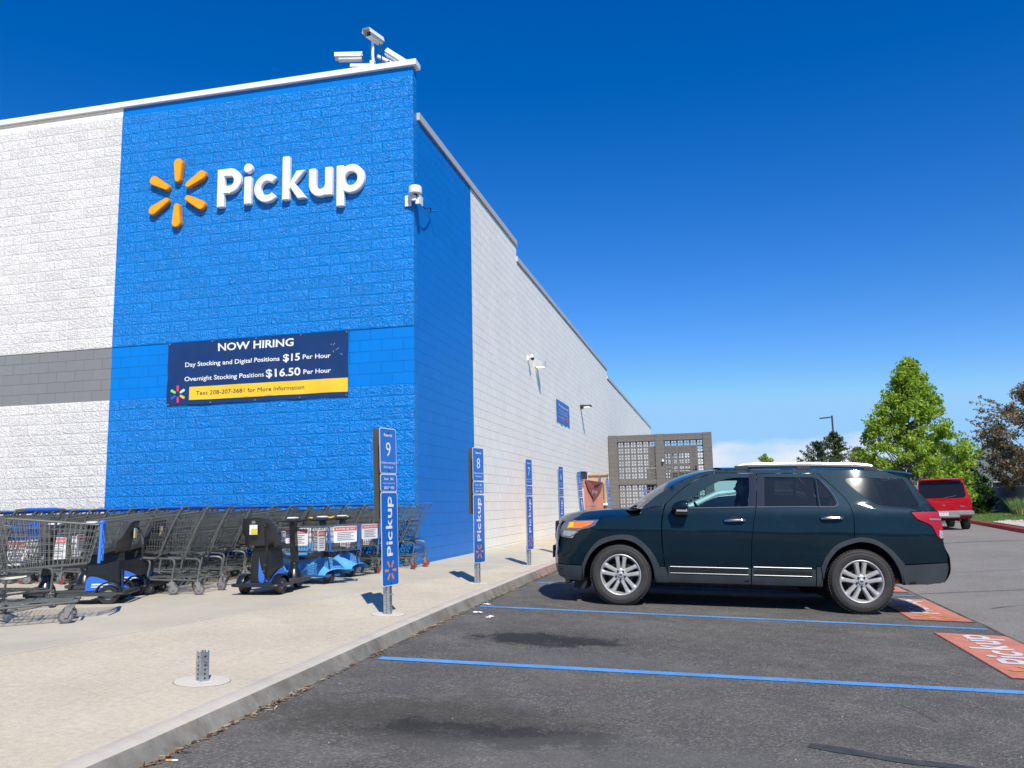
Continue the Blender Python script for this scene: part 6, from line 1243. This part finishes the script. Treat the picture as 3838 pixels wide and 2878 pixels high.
def tuft(loc,label,s):
    e=empty('ornamental_grass',loc); tag(e,label,'ornamental grass','ornamental grass clumps by the fence'); rg=random.Random(s)
    for nm,m,n,h0,h1,sp in (('green_blades',F_gr,260,.55,.95,.5),('dry_base',F_dry,420,.30,.45,.12)):
        mb=MB()
        for i in range(n):
            a=rg.random()*2*PI; r=rg.random()**.5*.42; x,y=r*math.cos(a),r*math.sin(a); h=rg.uniform(h0,h1); dx,dy=math.cos(a)*sp*rg.random(),math.sin(a)*sp*rg.random(); w_=.012
            mb.add([(x-w_,y,0),(x+w_,y,0),(x+dx*.4+w_*.7,y+dy*.4,h*.6),(x+dx*.4-w_*.7,y+dy*.4,h*.6),(x+dx,y+dy,h)],[(0,1,2,3),(3,2,4)])
        mb.build(nm,m,e)
tuft((20.4,46.0,0),'ornamental grass clump against the fence, leftmost and nearest the bush',1); tuft((21.35,45.6,0),'wider ornamental grass clump in the middle of the fence',2); tuft((19.75,33.6,0),'ornamental grass clump cut by the right photo edge',3)
bf_=empty('block_fence',(0,0,0)); tag(bf_,'shaded grey block fence wall behind the lawn','fence')
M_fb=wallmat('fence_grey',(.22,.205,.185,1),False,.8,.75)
a=Vector((21.6,34,0)); b_=Vector((22.85,53,0)); d=(b_-a).normalized(); rot=Matrix.Rotation(math.atan2(d.y,d.x),3,'Z'); c=(a+b_)/2
mb=MB(); mb.box((c.x,c.y,.72),((b_-a).length,.2,1.44),rot); mb.build('wall',M_fb,bf_); mb=MB(); mb.box((c.x,c.y,1.475),((b_-a).length+.05,.28,.07),rot); mb.build('cap',M_pale,bf_)
hs_=empty('house',(31.5,75,0),R(-20)); tag(hs_,'grey green gabled house behind the trees at right','house')
M_hr=mat('roof_green_grey',(.10,.13,.12,1),.8,nscale=3,namt=.2); M_hw=mat('siding_grey',(.20,.22,.20,1),.8)
mb=MB(); mb.box((0,0,1.4),(9,8,2.8)); mb.add([(-4.5,-4,2.8),(4.5,-4,2.8),(0,-4,6.1),(-4.5,4,2.8),(4.5,4,2.8),(0,4,6.1)],[(0,1,2),(5,4,3)]); mb.build('wall',M_hw,hs_)
mb=MB()
for s in (-1,1): mb.add([(s*5.1,-4.4,2.45),(0,-4.4,6.35),(0,4.4,6.35),(s*5.1,4.4,2.45),(s*5.1,-4.4,2.3),(0,-4.4,6.2),(0,4.4,6.2),(s*5.1,4.4,2.3)],[(0,1,2,3),(7,6,5,4),(0,4,5,1),(2,6,7,3),(0,3,7,4)])
mb.build('roof',M_hr,hs_); mb=MB(); mb.add([(-7.5,-3,2.6),(-2.5,-3,2.6),(-3.2,0,5.3),(-7.0,0,5.3),(-7.5,3,2.6),(-2.5,3,2.6)],[(0,1,2,3),(3,2,5,4),(0,3,4)]); mb.build('side_roof',M_hr,hs_)
mb=MB()
for s in (-1,1): mb.tube([(s*5.12,-4.42,2.38),(0,-4.42,6.28)],.09,4)
mb.build('rake_board',M_pale,hs_)
wn=empty('window',(0,-4.02,1.6)); wn.parent=hs_; mb=MB(); mb.box((0,0,0),(1.3,.03,1.1)); mb.build('pane',M_gloss,wn); mb=MB(); [mb.box(c,d) for c,d in (((0,-.02,.58),(1.45,.05,.08)),((0,-.02,-.58),(1.45,.05,.08)),((-.69,-.02,0),(.08,.05,1.1)),((.69,-.02,0),(.08,.05,1.1)))]; mb.build('frame',M_pale,wn)
lp=empty('parking_lamp',(15.45,65.6,-.1)); tag(lp,'tall dark lamp pole with flat head pointing left','lamp post')
mb=MB(); mb.box((0,0,4.2),(.17,.17,8.4),top=.8); mb.cyl((0,0,0),(0,0,.6),.3,14); mb.build('pole',mat('pole_bronze',(.03,.028,.03,1),.5),lp)
mb=MB(); mb.box((-.62,0,8.22),(.85,.35,.09),Matrix.Rotation(R(-4),3,'Y')); mb.box((-.15,0,8.25),(.25,.08,.08)); mb.build('lamp_head',mat('pole_bronze',(.03,.028,.03,1),.5),lp)

# unseen tree mass added behind the camera to darken reflections in the SUV paint
rg=random.Random(31); cc=[];cr=[]
for i in range(150):
    x=rg.uniform(-35,55); cc.append((x,-52+rg.uniform(-3,3),(2.2+3.2*abs(noise.noise((x*.12,3,1)))*2.2)*rg.uniform(.25,1.25))); cr.append(rg.uniform(1.2,2.2))
o=leaves('unseen_tree_belt',cc,cr,16000,.35,F_dk,None,33); tag(o,kind='stuff')
